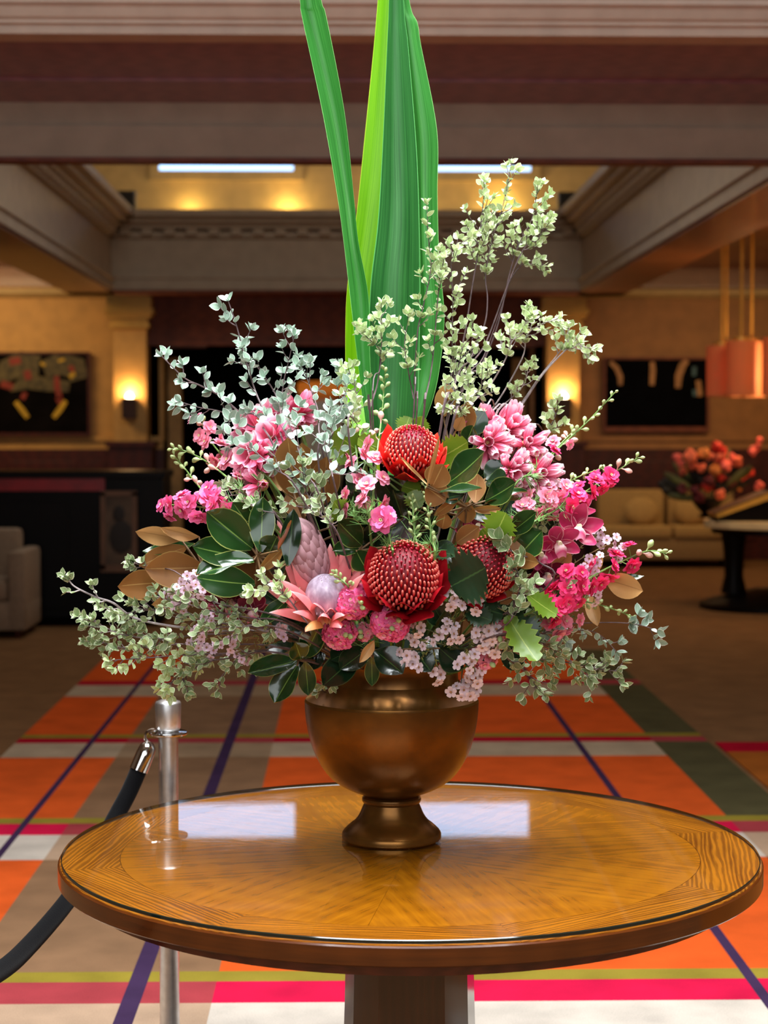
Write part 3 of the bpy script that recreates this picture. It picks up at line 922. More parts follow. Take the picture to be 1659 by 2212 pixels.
foam = MB().lathe([(0.135, -0.02), (0.136, 0.06), (0.12, 0.10), (0.08, 0.13), (0.02, 0.145)], 32).build('floral_foam', plain('dark_floral_foam', (20, 34, 20), 0.95, vary=0.3, scale=80, bump=0.4), loc=(UC.x, UC.y, UC.z + 0.345))
tag(foam, 'dark green floral foam filling the mouth of the urn', 'foam')
# ================================================================== BOUQUET: petals, leaves and stems
rnd = random.Random(11)
UX, UY = UC.x, UC.y
FLORA = {}


def Fd(px, py, off=0.0):
    """distance of the bouquet's rounded front at a measured position"""
    q = 1 - ((px - 846) / 500) ** 2 - ((py - 1190) / 330) ** 2
    return UY - 0.34 * math.sqrt(max(0.0, q)) + off


def B(px, py, off=0.0):
    return P(px, py, Fd(px, py, off))


def leafmat(name, edge, mid, vein, back=None, rough=0.4, trans=0.15, coat=0.0, vary=0.25, thin=False):
    """blade surface: u runs across the blade, v along it"""
    t = NT(name)
    uv = t.n('ShaderNodeUVMap')
    sp = t.n('ShaderNodeSeparateXYZ')
    t.l(uv.outputs[0], sp.inputs[0])
    a = t.math('ABSOLUTE', t.math('SUBTRACT', t.math('MULTIPLY', sp.outputs[0], 2.0), 1.0))
    col = t.ramp(a, [(0.0, vein), (0.02, vein), (0.05 if thin else 0.1, mid), (0.93 if thin else 0.78, mid), (0.985 if thin else 0.92, edge), (1.0, edge)])
    info = t.n('ShaderNodeObjectInfo')
    val = t.n('ShaderNodeHueSaturation')
    t.l(t.math('ADD', 1 - vary, t.math('MULTIPLY', info.outputs['Random'], 2 * vary)), val.inputs['Value'])
    t.l(col, val.inputs['Color'])
    col = val.outputs[0]
    if back:
        g = t.n('ShaderNodeNewGeometry')
        col = t.mix(g.outputs['Backfacing'], col, back)
    t.set(col, rough, 0, 0.5, coat)
    if trans:
        tl = t.n('ShaderNodeBsdfTranslucent')
        t.l(col, tl.inputs[0])
        mx = t.n('ShaderNodeMixShader')
        mx.inputs[0].default_value = trans
        t.l(t.b.outputs[0], mx.inputs[1])
        t.l(tl.outputs[0], mx.inputs[2])
        t.l(mx.outputs[0], t.out.inputs[0])
    return t.m


def petalmat(name, stops, rough=0.5, trans=0.2, vary=0.12, back=None, edge=None):
    t = NT(name)
    uv = t.n('ShaderNodeUVMap')
    sp = t.n('ShaderNodeSeparateXYZ')
    t.l(uv.outputs[0], sp.inputs[0])
    col = t.ramp(sp.outputs[1], stops)
    if edge:
        a = t.math('ABSOLUTE', t.math('SUBTRACT', t.math('MULTIPLY', sp.outputs[0], 2.0), 1.0))
        e = t.ramp(a, [(0.84, (0, 0, 0, 1)), (0.97, (1, 1, 1, 1))])
        col = t.mix(e, col, edge)
    info = t.n('ShaderNodeObjectInfo')
    val = t.n('ShaderNodeHueSaturation')
    t.l(t.math('ADD', 1 - vary, t.math('MULTIPLY', info.outputs['Random'], 2 * vary)), val.inputs['Value'])
    t.l(col, val.inputs['Color'])
    col = val.outputs[0]
    if back:
        g = t.n('ShaderNodeNewGeometry')
        col = t.mix(g.outputs['Backfacing'], col, back)
    t.set(col, rough, 0, 0.35)
    if trans:
        tl = t.n('ShaderNodeBsdfTranslucent')
        t.l(col, tl.inputs[0])
        mx = t.n('ShaderNodeMixShader')
        mx.inputs[0].default_value = trans
        t.l(t.b.outputs[0], mx.inputs[1])
        t.l(tl.outputs[0], mx.inputs[2])
        t.l(mx.outputs[0], t.out.inputs[0])
    return t.m


M['stem_green'] = plain('green_stem', (104, 138, 66), 0.5, vary=0.15, scale=60)
M['stem_dark'] = plain('dark_green_stem', (54, 66, 30), 0.5, vary=0.15, scale=60)
M['twig'] = plain('purple_brown_twig', (92, 74, 76), 0.6, vary=0.25, scale=50)
M['twig_pale'] = plain('grey_twig', (150, 138, 138), 0.6, vary=0.2, scale=50)
M['bark'] = plain('brown_branch', (112, 82, 50), 0.7, vary=0.2, scale=50)
M['pit'] = leafmat('variegated_leaf_fresh', (246, 250, 226), (184, 206, 144), (206, 222, 168), None, 0.3, 0.15, 0, 0.12)
M['pit_cool'] = leafmat('variegated_leaf_silver', (228, 236, 226), (146, 172, 152), (168, 192, 172), None, 0.36, 0.15, 0, 0.14)
M['pit_dark'] = leafmat('variegated_leaf_deep', (236, 238, 206), (136, 156, 108), (160, 178, 132), None, 0.4, 0.12, 0, 0.2)
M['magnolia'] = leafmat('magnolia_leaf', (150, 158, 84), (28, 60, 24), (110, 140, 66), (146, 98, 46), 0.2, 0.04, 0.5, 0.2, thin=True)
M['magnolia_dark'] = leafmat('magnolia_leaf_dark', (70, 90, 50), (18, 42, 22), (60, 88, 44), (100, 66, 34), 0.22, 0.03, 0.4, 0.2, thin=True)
M['magnolia_brown'] = leafmat('magnolia_leaf_underside', (186, 156, 90), (150, 102, 52), (190, 150, 90), (28, 60, 24), 0.5, 0.12, 0, 0.15, thin=True)
M['magnolia_tan'] = leafmat('magnolia_leaf_tan', (206, 164, 104), (196, 150, 92), (170, 124, 74), (28, 60, 24), 0.5, 0.15, 0, 0.1, thin=True)
M['serrate'] = leafmat('toothed_leaf_dark', (66, 96, 56), (30, 58, 34), (60, 96, 52), (110, 140, 80), 0.4, 0.06, 0.1, 0.15, thin=True)
M['serrate_lime'] = leafmat('toothed_leaf_lime', (150, 172, 50), (104, 136, 36), (160, 180, 80), (150, 166, 90), 0.4, 0.25, 0.1, 0.15, thin=True)
M['feather'] = plain('feathery_green', (112, 158, 84), 0.6, vary=0.2, scale=60)
M['bud'] = plain('pale_green_bud', (176, 196, 132), 0.5, vary=0.12, scale=90)
M['bud_pink'] = plain('blushing_bud', (226, 178, 164), 0.5, vary=0.12, scale=90)
M['hot'] = petalmat('hot_pink_petal', [(0, (254, 210, 216)), (0.25, (246, 104, 160)), (1, (254, 122, 180))])
M['rose'] = petalmat('rose_pink_petal', [(0, (252, 220, 214)), (0.35, (246, 138, 164)), (1, (252, 166, 192))])
M['cerise'] = petalmat('cerise_petal', [(0, (246, 140, 166)), (0.3, (240, 56, 118)), (1, (250, 66, 130))])
M['anther'] = plain('cream_anther', (238, 226, 168), 0.6, vary=0.1)
M['blush'] = petalmat('blush_petal', [(0, (228, 190, 140)), (0.15, (232, 120, 138)), (0.5, (236, 116, 152)), (0.75, (244, 168, 192)), (0.92, (252, 226, 234)), (1, (254, 240, 244))], 0.5, 0.2, 0.12)
M['blush_deep'] = petalmat('blush_petal_deep', [(0, (236, 120, 130)), (0.3, (236, 88, 132)), (0.7, (244, 144, 180)), (1, (250, 196, 216))], 0.5, 0.25, 0.1)
M['calyx'] = plain('tan_calyx', (206, 178, 112), 0.6, vary=0.15, scale=40)
M['orchid'] = petalmat('burgundy_orchid_petal', [(0, (160, 30, 70)), (0.5, (176, 36, 82)), (1, (196, 62, 108))], 0.35, 0.12, 0.15, None, (226, 150, 166))
M['orchid_dark'] = petalmat('dark_orchid_petal', [(0, (96, 16, 40)), (0.5, (122, 22, 52)), (1, (150, 44, 74))], 0.35, 0.1, 0.15, None, (196, 110, 128))
M['lip'] = petalmat('orchid_lip', [(0, (240, 190, 190)), (0.5, (244, 206, 206)), (0.75, (214, 70, 120)), (1, (236, 150, 176))], 0.4, 0.2)
M['column'] = plain('orchid_column', (240, 222, 190), 0.5, vary=0.08)
M['wax'] = petalmat('wax_flower_petal', [(0, (240, 214, 226)), (0.4, (246, 222, 236)), (1, (254, 240, 248))], 0.4, 0.25, 0.06)
M['wax_lilac'] = petalmat('wax_flower_petal_lilac', [(0, (232, 196, 216)), (0.4, (236, 200, 224)), (1, (246, 222, 240))], 0.4, 0.25, 0.08)
M['wax_eye'] = plain('wax_flower_eye', (168, 120, 84), 0.5, vary=0.2)
M['needle'] = plain('wax_flower_needle', (140, 148, 72), 0.6, vary=0.2)
M['bract_red'] = petalmat('scarlet_bract', [(0, (150, 10, 22)), (0.5, (206, 18, 24)), (0.85, (224, 40, 30)), (1, (234, 92, 62))], 0.35, 0.1, 0.12)
M['bract_crimson'] = petalmat('crimson_bract', [(0, (90, 4, 16)), (0.5, (146, 8, 24)), (0.85, (170, 18, 32)), (1, (190, 40, 46))], 0.35, 0.1, 0.12)
M['floret'] = petalmat('waratah_floret', [(0, (170, 8, 26)), (0.42, (212, 16, 40)), (0.68, (234, 62, 70)), (1, (250, 150, 128))], 0.35, 0.0, 0.1)
M['floret_c'] = petalmat('waratah_floret_crimson', [(0, (130, 4, 20)), (0.42, (182, 10, 32)), (0.68, (208, 46, 58)), (1, (232, 120, 106))], 0.35, 0.0, 0.1)
M['floret_bud'] = petalmat('waratah_floret_bud', [(0, (150, 6, 30)), (1, (206, 30, 66))], 0.35, 0.0, 0.1)
M['floret_bud_c'] = petalmat('waratah_floret_bud_dark', [(0, (120, 4, 24)), (1, (166, 20, 48))], 0.35, 0.0, 0.1)
M['waratah_core'] = plain('waratah_core', (110, 6, 22), 0.6, vary=0.1)
M['protea'] = petalmat('protea_bract', [(0, (232, 200, 160)), (0.25, (236, 146, 136)), (0.7, (244, 132, 138)), (0.93, (248, 164, 164)), (1, (254, 226, 226))], 0.55, 0.15, 0.1)
M['protea_amber'] = petalmat('protea_bract_amber', [(0, (226, 190, 120)), (0.6, (226, 166, 96)), (1, (236, 150, 120))], 0.55, 0.15, 0.1)
M['protea_bud'] = petalmat('protea_bud_scale', [(0, (140, 96, 100)), (0.6, (194, 146, 154)), (1, (220, 182, 188))], 0.6, 0.05, 0.1)
M['strap'] = None


def blade(name, wfun, mat, nl=7, nw=2, fold=0.0, arch=0.0, wave=0.0, cup=0.0, curl=0.0, serr=0, seed=0, twist=0.0):
    """unit leaf or petal: base at origin, tip at y=1, full width 1 in x (scaled when placed), normal +z"""
    key = (name, seed)
    r2 = random.Random(seed + 5)
    ph = r2.uniform(0, 6)
    vs, uvs, fs = [], [], []
    cols = 2 * nw + 1
    for i in range(nl + 1):
        t = i / nl
        w = wfun(t) * 0.5
        if serr and 0 < i < nl:
            w *= 1.0 + (0.2 if i % 2 else -0.16)
        for j in range(cols):
            u = -1 + 2 * j / (cols - 1)
            x = u * w
            z = fold * abs(x) - cup * (1 - u * u) * w * 0.6 + arch * (0.25 - (t - 0.5) ** 2) * 1.0 + curl * t ** 3 + wave * math.sin(t * 9 + ph + (1.5 if u > 0 else 0)) * u * u * 0.5
            y = t
            if serr and abs(u) > 0.9 and i % 2:
                y += 0.02
            a = twist * t
            vs.append((x * math.cos(a) - 0 * z, y, z + x * math.sin(a)))
            uvs.append(((u + 1) / 2, t))
    for i in range(nl):
        for j in range(cols - 1):
            a = i * cols + j
            fs.append((a, a + 1, a + cols + 1, a + cols))
    me = bpy.data.meshes.new(name)
    me.from_pydata(vs, [], fs)
    ul = me.uv_layers.new()
    for p in me.polygons:
        p.use_smooth = True
        for li in p.loop_indices:
            ul.data[li].uv = uvs[me.loops[li].vertex_index]
    me.materials.append(mat)
    me.update()
    return me


oval = lambda t: math.sin(math.pi * min(1, 0.04 + 0.94 * t)) ** 0.75 if t < 0.999 else 0.06
ovate = lambda t: max(0.03, math.sin(math.pi * t ** 0.8) ** 0.8) if 0 < t < 0.999 else (0.1 if t == 0 else 0.02)
magw = lambda t: max(0.05, (math.sin(math.pi * (0.03 + 0.97 * t) ** 1.15)) ** 0.7 * 1.0) if t < 0.999 else 0.02
obov = lambda t: max(0.12, math.sin(math.pi * (0.05 + 0.83 * t) ** 1.25) ** 0.8)
lance = lambda t: max(0.02, math.sin(math.pi * (0.08 + 0.92 * t) ** 0.75) ** 0.85) if t < 0.999 else 0.02
spoon = lambda t: 0.25 + 0.75 * math.sin(math.pi * min(1, 0.05 + t * 0.85)) ** 1.2 if t < 0.99 else 0.35

PITM = {}
for k, mm in (('fresh', 'pit'), ('cool', 'pit_cool'), ('deep', 'pit_dark')):
    PITM[k] = [blade('leaf', oval if s % 2 else ovate, M[mm], 5, 1, fold=(0.12, 0.2, 0.05, 0.3)[s], arch=(0.1, -0.1, 0.2, -0.25)[s], seed=s) for s in range(4)]
MAG = {k: [blade('leaf', magw, M[mm], 10, 2, fold=(0.18, 0.3, 0.1)[s], arch=(-0.16, 0.1, -0.3)[s], wave=(0.05, 0.09, 0.05)[s], seed=s) for s in range(3)]
       for k, mm in (('green', 'magnolia'), ('dark', 'magnolia_dark'), ('brown', 'magnolia_brown'), ('tan', 'magnolia_tan'))}
SER = {k: [blade('leaf', lambda t: max(0.06, math.sin(math.pi * (0.05 + 0.93 * t) ** 1.1) ** 0.6), M[mm], 14, 2, fold=0.15, arch=-0.15 + 0.2 * s, wave=0.06, serr=1, seed=s) for s in range(2)]
       for k, mm in (('dark', 'serrate'), ('lime', 'serrate_lime'))}


def basis(d, nrm):
    d = V(d).normalized()
    nrm = V(nrm)
    x = d.cross(nrm)
    if x.length < 1e-4:
        x = d.orthogonal()
    x.normalize()
    z = x.cross(d).normalized()
    return x, d, z


def put(name, mesh, parent, root, p, d, nrm, L, W=None, kids=None):
    x, y, z = basis(d, nrm)
    W = L if W is None else W
    o = bpy.data.objects.new(name, mesh)
    COL.objects.link(o)
    o.parent = parent
    p = V(p) - root
    o.matrix_basis = Matrix(((x.x * W, y.x * L, z.x * L, p.x), (x.y * W, y.y * L, z.y * L, p.y), (x.z * W, y.z * L, z.z * L, p.z), (0, 0, 0, 1)))
    return o


def rvec(r=rnd):
    return V((r.uniform(-1, 1), r.uniform(-1, 1), r.uniform(-1, 1)))


def inroot(px=None, k=0.07):
    """where a stem enters the foam in the urn"""
    dx = 0 if px is None else max(-0.085, min(0.085, (px - 846) / 982 * 0.22))
    return V((UX + dx, UY + rnd.uniform(-k, k), UC.z + 0.40))


def stem_part(parent, root, pts, r0, r1, mat, name='stem', n=6, k=5):
    sp = smooth_path(pts, k)
    rad = [r0 + (r1 - r0) * i / (len(sp) - 1) for i in range(len(sp))]
    return MB().tube([p - root for p in sp], rad, n).build(name, mat, parent), sp


# ------------------------------------------------------------------ tall strap leaves
def strap_mat(name, c0, c1, c2):
    t = NT(name)
    uv = t.n('ShaderNodeUVMap')
    mp = t.n('ShaderNodeMapping')
    mp.inputs['Scale'].default_value = (22, 0.7, 1)
    t.l(uv.outputs[0], mp.inputs[0])
    n1 = t.noise(mp.outputs[0], 1.3, 3, 0.6)
    sp = t.n('ShaderNodeSeparateXYZ')
    t.l(uv.outputs[0], sp.inputs[0])
    mp2 = t.n('ShaderNodeMapping')
    mp2.inputs['Scale'].default_value = (3, 2, 1)
    t.l(uv.outputs[0], mp2.inputs[0])
    n2 = t.noise(mp2.outputs[0], 1.0, 2)
    col = t.ramp(t.math('ADD', t.math('MULTIPLY', n1, 0.7), t.math('MULTIPLY', n2, 0.3)), [(0.35, c0), (0.55, c1), (0.75, c2)])
    a = t.math('ABSOLUTE', t.math('SUBTRACT', t.math('MULTIPLY', sp.outputs[0], 2.0), 1.0))
    e = t.ramp(a, [(0.95, (0, 0, 0, 1)), (1.0, (1, 1, 1, 1))])
    col = t.mix(e, col, tuple(min(255, v * 1.35 + 20) for v in c2))
    t.set(col, 0.38, 0, 0.45)
    t.bump(n1, 0.12, 0.002)
    tl = t.n('ShaderNodeBsdfTranslucent')
    t.l(col, tl.inputs[0])
    mx = t.n('ShaderNodeMixShader')
    mx.inputs[0].default_value = 0.3
    t.l(t.b.outputs[0], mx.inputs[1])
    t.l(tl.outputs[0], mx.inputs[2])
    t.l(mx.outputs[0], t.out.inputs[0])
    return t.m


def strap(label, rows, Y, mat, fold):
    """rows: (py, left px, crease px, right px); fold: how far the crease stands toward (-) or away from the viewer"""
    root = inroot(rows[-1][2])
    t = thing('strap_leaf', label, 'leaf', tuple(root), group='tall green strap leaves')
    pts = []
    m = len(rows)
    us = (0, 0.25, 0.5, 0.75, 1)
    for i, (py, a, c, b) in enumerate(rows):
        Yi = Y + (UY - Y) * max(0, (i - (m - 3)) / 2) * 0.6
        pa, pb = P(a, py, Yi), P(b, py, Yi)
        w = (pb - pa).length
        pc = P(c, py, Yi) + V((0, fold * w, 0))
        pts.append((pa, pa.lerp(pc, 0.5), pc, pc.lerp(pb, 0.5), pb))
    lines = [smooth_path([r[k] for r in pts], 6) for k in range(5)]
    mb_v, uvs, fs = [], [], []
    nr = len(lines[0])
    for i in range(nr):
        for k in range(5):
            mb_v.append(lines[k][i] - root)
            uvs.append((us[k], i / nr * 3))
    for i in range(nr - 1):
        for k in range(4):
            a = i * 5 + k
            fs.append((a, a + 1, a + 6, a + 5))
    me = bpy.data.meshes.new('blade')
    me.from_pydata([tuple(v) for v in mb_v], [], fs)
    ul = me.uv_layers.new()
    for p in me.polygons:
        p.use_smooth = True
        for li in p.loop_indices:
            ul.data[li].uv = uvs[me.loops[li].vertex_index]
    me.materials.append(mat)
    link('blade', me, t)
    lowp = [lines[2][-1], lines[2][-1].lerp(root, 0.5) + V((0, 0.01, 0)), root + V((0, 0, -0.03))]
    stem_part(t, root, lowp, 0.009, 0.008, mat, 'leaf_base')


sg = strap_mat('strap_leaf_green', (40, 110, 40), (66, 150, 62), (112, 190, 96))
sd = strap_mat('strap_leaf_deep_green', (32, 92, 40), (52, 122, 56), (82, 156, 84))
sl = strap_mat('strap_leaf_lime', (104, 186, 0), (134, 212, 14), (160, 226, 44))
strap('left tall green strap leaf with folded blade leaning to the left', [(-330, 612, 622, 634), (-150, 632, 648, 662), (0, 648, 662, 694), (40, 653, 672, 706), (240, 696, 722, 744), (420, 728, 752, 764), (520, 742, 764, 774), (640, 756, 780, 796), (760, 770, 782, 799), (860, 783, 792, 803), (930, 792, 800, 808)], 4.09, sg, 0.5)
strap('bright lime green strap leaf standing behind the others', [(-520, 842, 850, 858), (-300, 832, 846, 860), (0, 816, 838, 852), (320, 785, 820, 838), (480, 768, 800, 832), (620, 750, 780, 830), (720, 746, 775, 830), (840, 747, 776, 830), (900, 752, 790, 830), (960, 790, 810, 832)], 4.19, sl, 0.15)
strap('broad middle strap leaf in deep green behind the top waratah', [(-560, 850, 852, 856), (-300, 845, 852, 864), (0, 840, 852, 872), (100, 836, 852, 882), (320, 826, 858, 900), (480, 816, 862, 906), (620, 800, 852, 908), (760, 796, 850, 906), (880, 800, 845, 902), (960, 815, 845, 890)], 4.14, sd, -0.28)
strap('right tall green strap leaf with a shoulder near its middle', [(-200, 850, 856, 862), (0, 858, 866, 884), (50, 866, 878, 902), (100, 874, 886, 910), (280, 894, 912, 944), (420, 898, 916, 945), (560, 902, 920, 949), (680, 904, 930, 960), (780, 902, 926, 952), (860, 890, 912, 936), (940, 876, 890, 905)], 4.165, sg, -0.35)


# ------------------------------------------------------------------ small-leaved sprigs
def sprig(label, pts, tone='fresh', leaf=0.018, twigs=7, start=0.3, tw=(0.07, 0.03), off=0.0, r=0.0022, pale=False, dense=1.0, bare=False, group='variegated pittosporum sprigs'):
    rr = random.Random(sum(ord(c) * (i + 1) for i, c in enumerate(label)))
    base = inroot(pts[0][0])
    world = []
    for i, q in enumerate(pts):
        o = q[2] if len(q) > 2 else off
        world.append(B(q[0], q[1], o))
    root = base
    t = thing('pittosporum_sprig', label, 'foliage', tuple(root), group=group)
    full = smooth_path([root + V((0, 0, -0.04))] + world, 6)
    n = len(full)
    mb = MB()
    mb.tube([p - root for p in full], [r * (1.15 - 0.75 * i / (n - 1)) for i in range(n)], 5)
    first = 6  # the leafy part begins with the first given position
    leaves = []

    def along(path, spacing, t0):
        acc, ph = 0.0, rr.uniform(0, 6)
        for i in range(1, len(path)):
            seg = path[i] - path[i - 1]
            acc += seg.length
            if i / (len(path) - 1) < t0:
                continue
            while acc > spacing:
                acc -= spacing
                ph += 2.4
                d = seg.normalized()
                a = d.orthogonal().normalized()
                b = d.cross(a)
                out = a * math.cos(ph) + b * math.sin(ph)
                leaves.append((path[i] - seg * 0.3, (out + d * 0.7).normalized(), d))
        d = (path[-1] - path[-2]).normalized()
        a = d.orthogonal().normalized()
        b = d.cross(a)
        for k in range(4):
            out = a * math.cos(k * 1.57 + ph) + b * math.sin(k * 1.57 + ph)
            leaves.append((path[-1], (out * 0.8 + d * 0.8).normalized(), d))

    for k in range(twigs):
        f = start + (0.97 - start) * (k + rr.uniform(0.2, 0.8)) / max(1, twigs)
        i = first + int((n - 1 - first) * f)
        i = min(i, n - 2)
        d = (full[i + 1] - full[i]).normalized()
        a = d.orthogonal().normalized()
        b = d.cross(a)
        ph = rr.uniform(0, 6.28)
        out = (a * math.cos(ph) + b * math.sin(ph))
        L = (tw[0] + (tw[1] - tw[0]) * f) * rr.uniform(0.6, 1.25)
        dirv = (d * 0.75 + out * 0.8).normalized()
        up = V((0, 0, 0.25))
        p0 = full[i]
        path = smooth_path([p0, p0 + dirv * L * 0.5, p0 + (dirv + up * 0.6).normalized() * L], 4)
        mb.tube([p - root for p in path], [r * 0.5, r * 0.35] if False else [r * 0.55 - r * 0.25 * q_ / (len(path) - 1) for q_ in range(len(path))], 4)
        along(path, leaf * 0.62 / dense, 0.3)
    along(full[first:], leaf * 0.9 / dense, 0.96 if bare else start * 0.9 + 0.1)
    mb.build('stem', M['twig_pale' if pale else 'twig'], t)
    for (p, d, ax) in leaves:
        nn = (ax * 0.4 + rvec(rr) * 0.9 + V((0, -0.65, 0.35)))
        L = leaf * rr.uniform(0.7, 1.2)
        put('leaf', rr.choice(PITM[tone]), t, root, p, d, nn, L, L * rr.uniform(0.55, 0.8))
    return len(leaves)


S = sprig
# upper right: airy sprigs in front of and beside the strap leaves
S('pittosporum sprig with dense head crossing the right edge of the strap leaves', [(955, 900, -.1), (980, 860), (977, 754), (978, 645), (975, 573), (990, 515)], 'fresh', .017, 15, .30, (.075, .035), -.06, dense=1.1)
S('pittosporum sprig along the right strap leaf leaning to small tips at its edge', [(915, 900, -.1), (917, 870), (933, 790), (946, 645), (950, 602), (962, 548)], 'fresh', .017, 9, .42, (.05, .03), -.08)
S('slender pittosporum sprig drawn against the right strap leaf, topped by four leaf pairs', [(895, 870, -.1), (895, 826), (902, 718), (913, 667), (928, 600), (931, 560), (926, 523), (922, 440)], 'fresh', .018, 8, .3, (.045, .018), -.09, r=.0018)
S('long pittosporum sprig reaching the crown of pale leaves before the ceiling lamp', [(970, 880, -.03), (1018, 772), (1047, 700), (1053, 645), (1049, 595), (1062, 520), (1085, 450), (1105, 352)], 'fresh', .017, 17, .55, (.075, .03), .06, dense=1.1)
S('long pittosporum sprig curving to the rightmost top leaf cluster', [(985, 880), (1040, 790), (1076, 700), (1101, 591), (1120, 530), (1150, 470), (1160, 405)], 'fresh', .017, 16, .55, (.075, .035), .12, dense=1.1)
S('pittosporum sprig bending out to the isolated tip at the upper right', [(990, 880), (1045, 770), (1085, 660), (1105, 600), (1140, 565), (1182, 574)], 'fresh', .015, 7, .72, (.03, .02), .14, r=.0018)
S('pittosporum sprig filling the bright dome of leaves left of the highest tip', [(960, 880), (1000, 740), (1020, 620), (1035, 530), (1040, 470), (1050, 395)], 'fresh', .017, 15, .5, (.08, .035), .05, dense=1.1)
S('pittosporum sprig of round leaves at the right end of the top cluster', [(985, 880), (1050, 740), (1095, 620), (1130, 540), (1165, 510), (1180, 478)], 'fresh', .017, 11, .6, (.055, .03), .1)
S('forked pittosporum sprig in front of the middle strap leaf', [(800, 900, -.1), (798, 885), (816, 826), (823, 754), (826, 710), (821, 666)], 'fresh', .018, 10, .5, (.07, .03), -.1)
S('pittosporum twig reaching left across the strap leaves at mid height', [(805, 890, -.1), (820, 800), (822, 760), (800, 735), (776, 720)], 'fresh', .016, 5, .62, (.03, .02), -.11, r=.0016)
S('pittosporum twig with paired leaves beside the middle crease of the strap leaves', [(900, 900, -.1), (893, 860), (880, 790), (874, 740), (884, 685)], 'fresh', .018, 6, .4, (.05, .025), -.1, r=.0018)
S('pittosporum sprig behind the upper pink trumpet flowers, pointing straight up', [(1000, 900), (1047, 850), (1090, 780), (1105, 740), (1134, 705), (1152, 674)], 'fresh', .018, 12, .4, (.07, .03), .02, pale=True)
S('pale-stemmed pittosporum sprig toward the golden capital of the right column', [(1010, 900), (1062, 884), (1127, 776), (1138, 725), (1170, 700), (1206, 689)], 'fresh', .017, 12, .45, (.06, .025), .05, pale=True)
S('pale-stemmed pittosporum sprig ending farthest right beside the column', [(1060, 920), (1116, 888), (1170, 812), (1217, 761), (1240, 745), (1278, 754)], 'fresh', .017, 9, .62, (.06, .03), .07, pale=True, r=.0026)
S('pittosporum sprig with upright fork near the right sconce', [(1050, 920), (1110, 890), (1165, 815), (1205, 765), (1222, 735), (1218, 712)], 'fresh', .017, 7, .6, (.05, .025), .08, pale=True)
S('low pittosporum twig below the right column sprigs', [(1040, 910), (1076, 884), (1130, 833), (1141, 786)], 'fresh', .016, 6, .5, (.035, .02), .05, pale=True)
S('bushy pittosporum sprig right above the top waratah', [(950, 930, -.05), (960, 880), (985, 810), (1000, 750)], 'fresh', .016, 13, .15, (.07, .04), -.05, dense=1.1)
S('bushy pittosporum sprig between the top waratah and the pink trumpets', [(975, 930, -.03), (1000, 890), (1035, 840), (1058, 800)], 'fresh', .016, 13, .15, (.07, .04), -.02, dense=1.1)
S('pittosporum sprig standing in the gap right of the strap leaves', [(965, 920), (1000, 840), (1018, 760), (1020, 690)], 'fresh', .018, 11, .3, (.06, .03), .02)
S('yellow-green pittosporum sprig at the foot of the lime strap leaf', [(755, 960, -.1), (765, 900), (770, 850), (752, 795)], 'fresh', .018, 11, .2, (.06, .03), -.08)
# upper left
S('tall pittosporum sprig with silver leaves at the upper left', [(640, 1050), (622, 1015), (586, 921), (553, 849), (529, 771), (511, 704), (493, 650)], 'cool', 0.0231, 8, .3, (.075, .03), -.03, r=.003, dense=.75)
S('silver pittosporum sprig leaning left behind the tall one', [(631, 980), (601, 866), (565, 805), (530, 765)], 'cool', 0.0220, 6, .25, (.08, .04), .02, dense=.75)
S('arching silver pittosporum sprig whose tip is farthest left at mid height', [(600, 960), (514, 888), (475, 855), (435, 834), (402, 819), (375, 795), (350, 770)], 'cool', 0.0242, 4, .35, (.05, .02), .03, r=.0026, dense=.75)
S('silver pittosporum sprig rising to faint tips left of the strap leaves', [(620, 980), (607, 906), (612, 831), (626, 770), (636, 725)], 'cool', 0.0220, 7, .25, (.08, .03), .03, dense=.75)
S('silver pittosporum sprig low on the left, above the green bud spikes', [(600, 980), (540, 920), (480, 890), (430, 880), (390, 868)], 'cool', 0.0242, 5, .3, (.06, .03), -.02, dense=.75)
S('silver pittosporum sprig in front of the orange drum lamp', [(700, 990), (690, 900), (668, 830), (652, 790)], 'cool', 0.0220, 7, .25, (.08, .04), .0, dense=.75)
S('silver pittosporum sprig right of the orange lamp, against the lime leaf', [(690, 1020), (722, 930), (738, 870), (752, 815)], 'cool', 0.0220, 7, .2, (.08, .04), -.04, dense=.75)
S('silver pittosporum sprig laid across the left pink trumpets', [(660, 1090), (590, 1010), (530, 960), (480, 930)], 'cool', 0.0242, 7, .2, (.07, .04), -.08, dense=.75)
S('silver pittosporum sprig right of the left pink trumpets', [(700, 1100), (668, 1030), (640, 960), (620, 900)], 'cool', 0.0231, 7, .2, (.07, .04), -.06, dense=.75)
S('greyish pittosporum sprig in the hollow left of the top waratah', [(730, 1080), (715, 1010), (700, 950), (712, 890)], 'cool', 0.0231, 7, .15, (.08, .04), -.06, dense=.75)
S('deep-toned pittosporum sprig between the pink trumpets and the protea bud', [(740, 1180), (700, 1120), (668, 1075), (655, 1040)], 'deep', .02, 14, .1, (.07, .05), -.05)
S('leafy pittosporum sprig above the left magnolia cluster', [(620, 1150), (570, 1090), (520, 1070), (470, 1075)], 'deep', .02, 12, .1, (.07, .04), -.0)
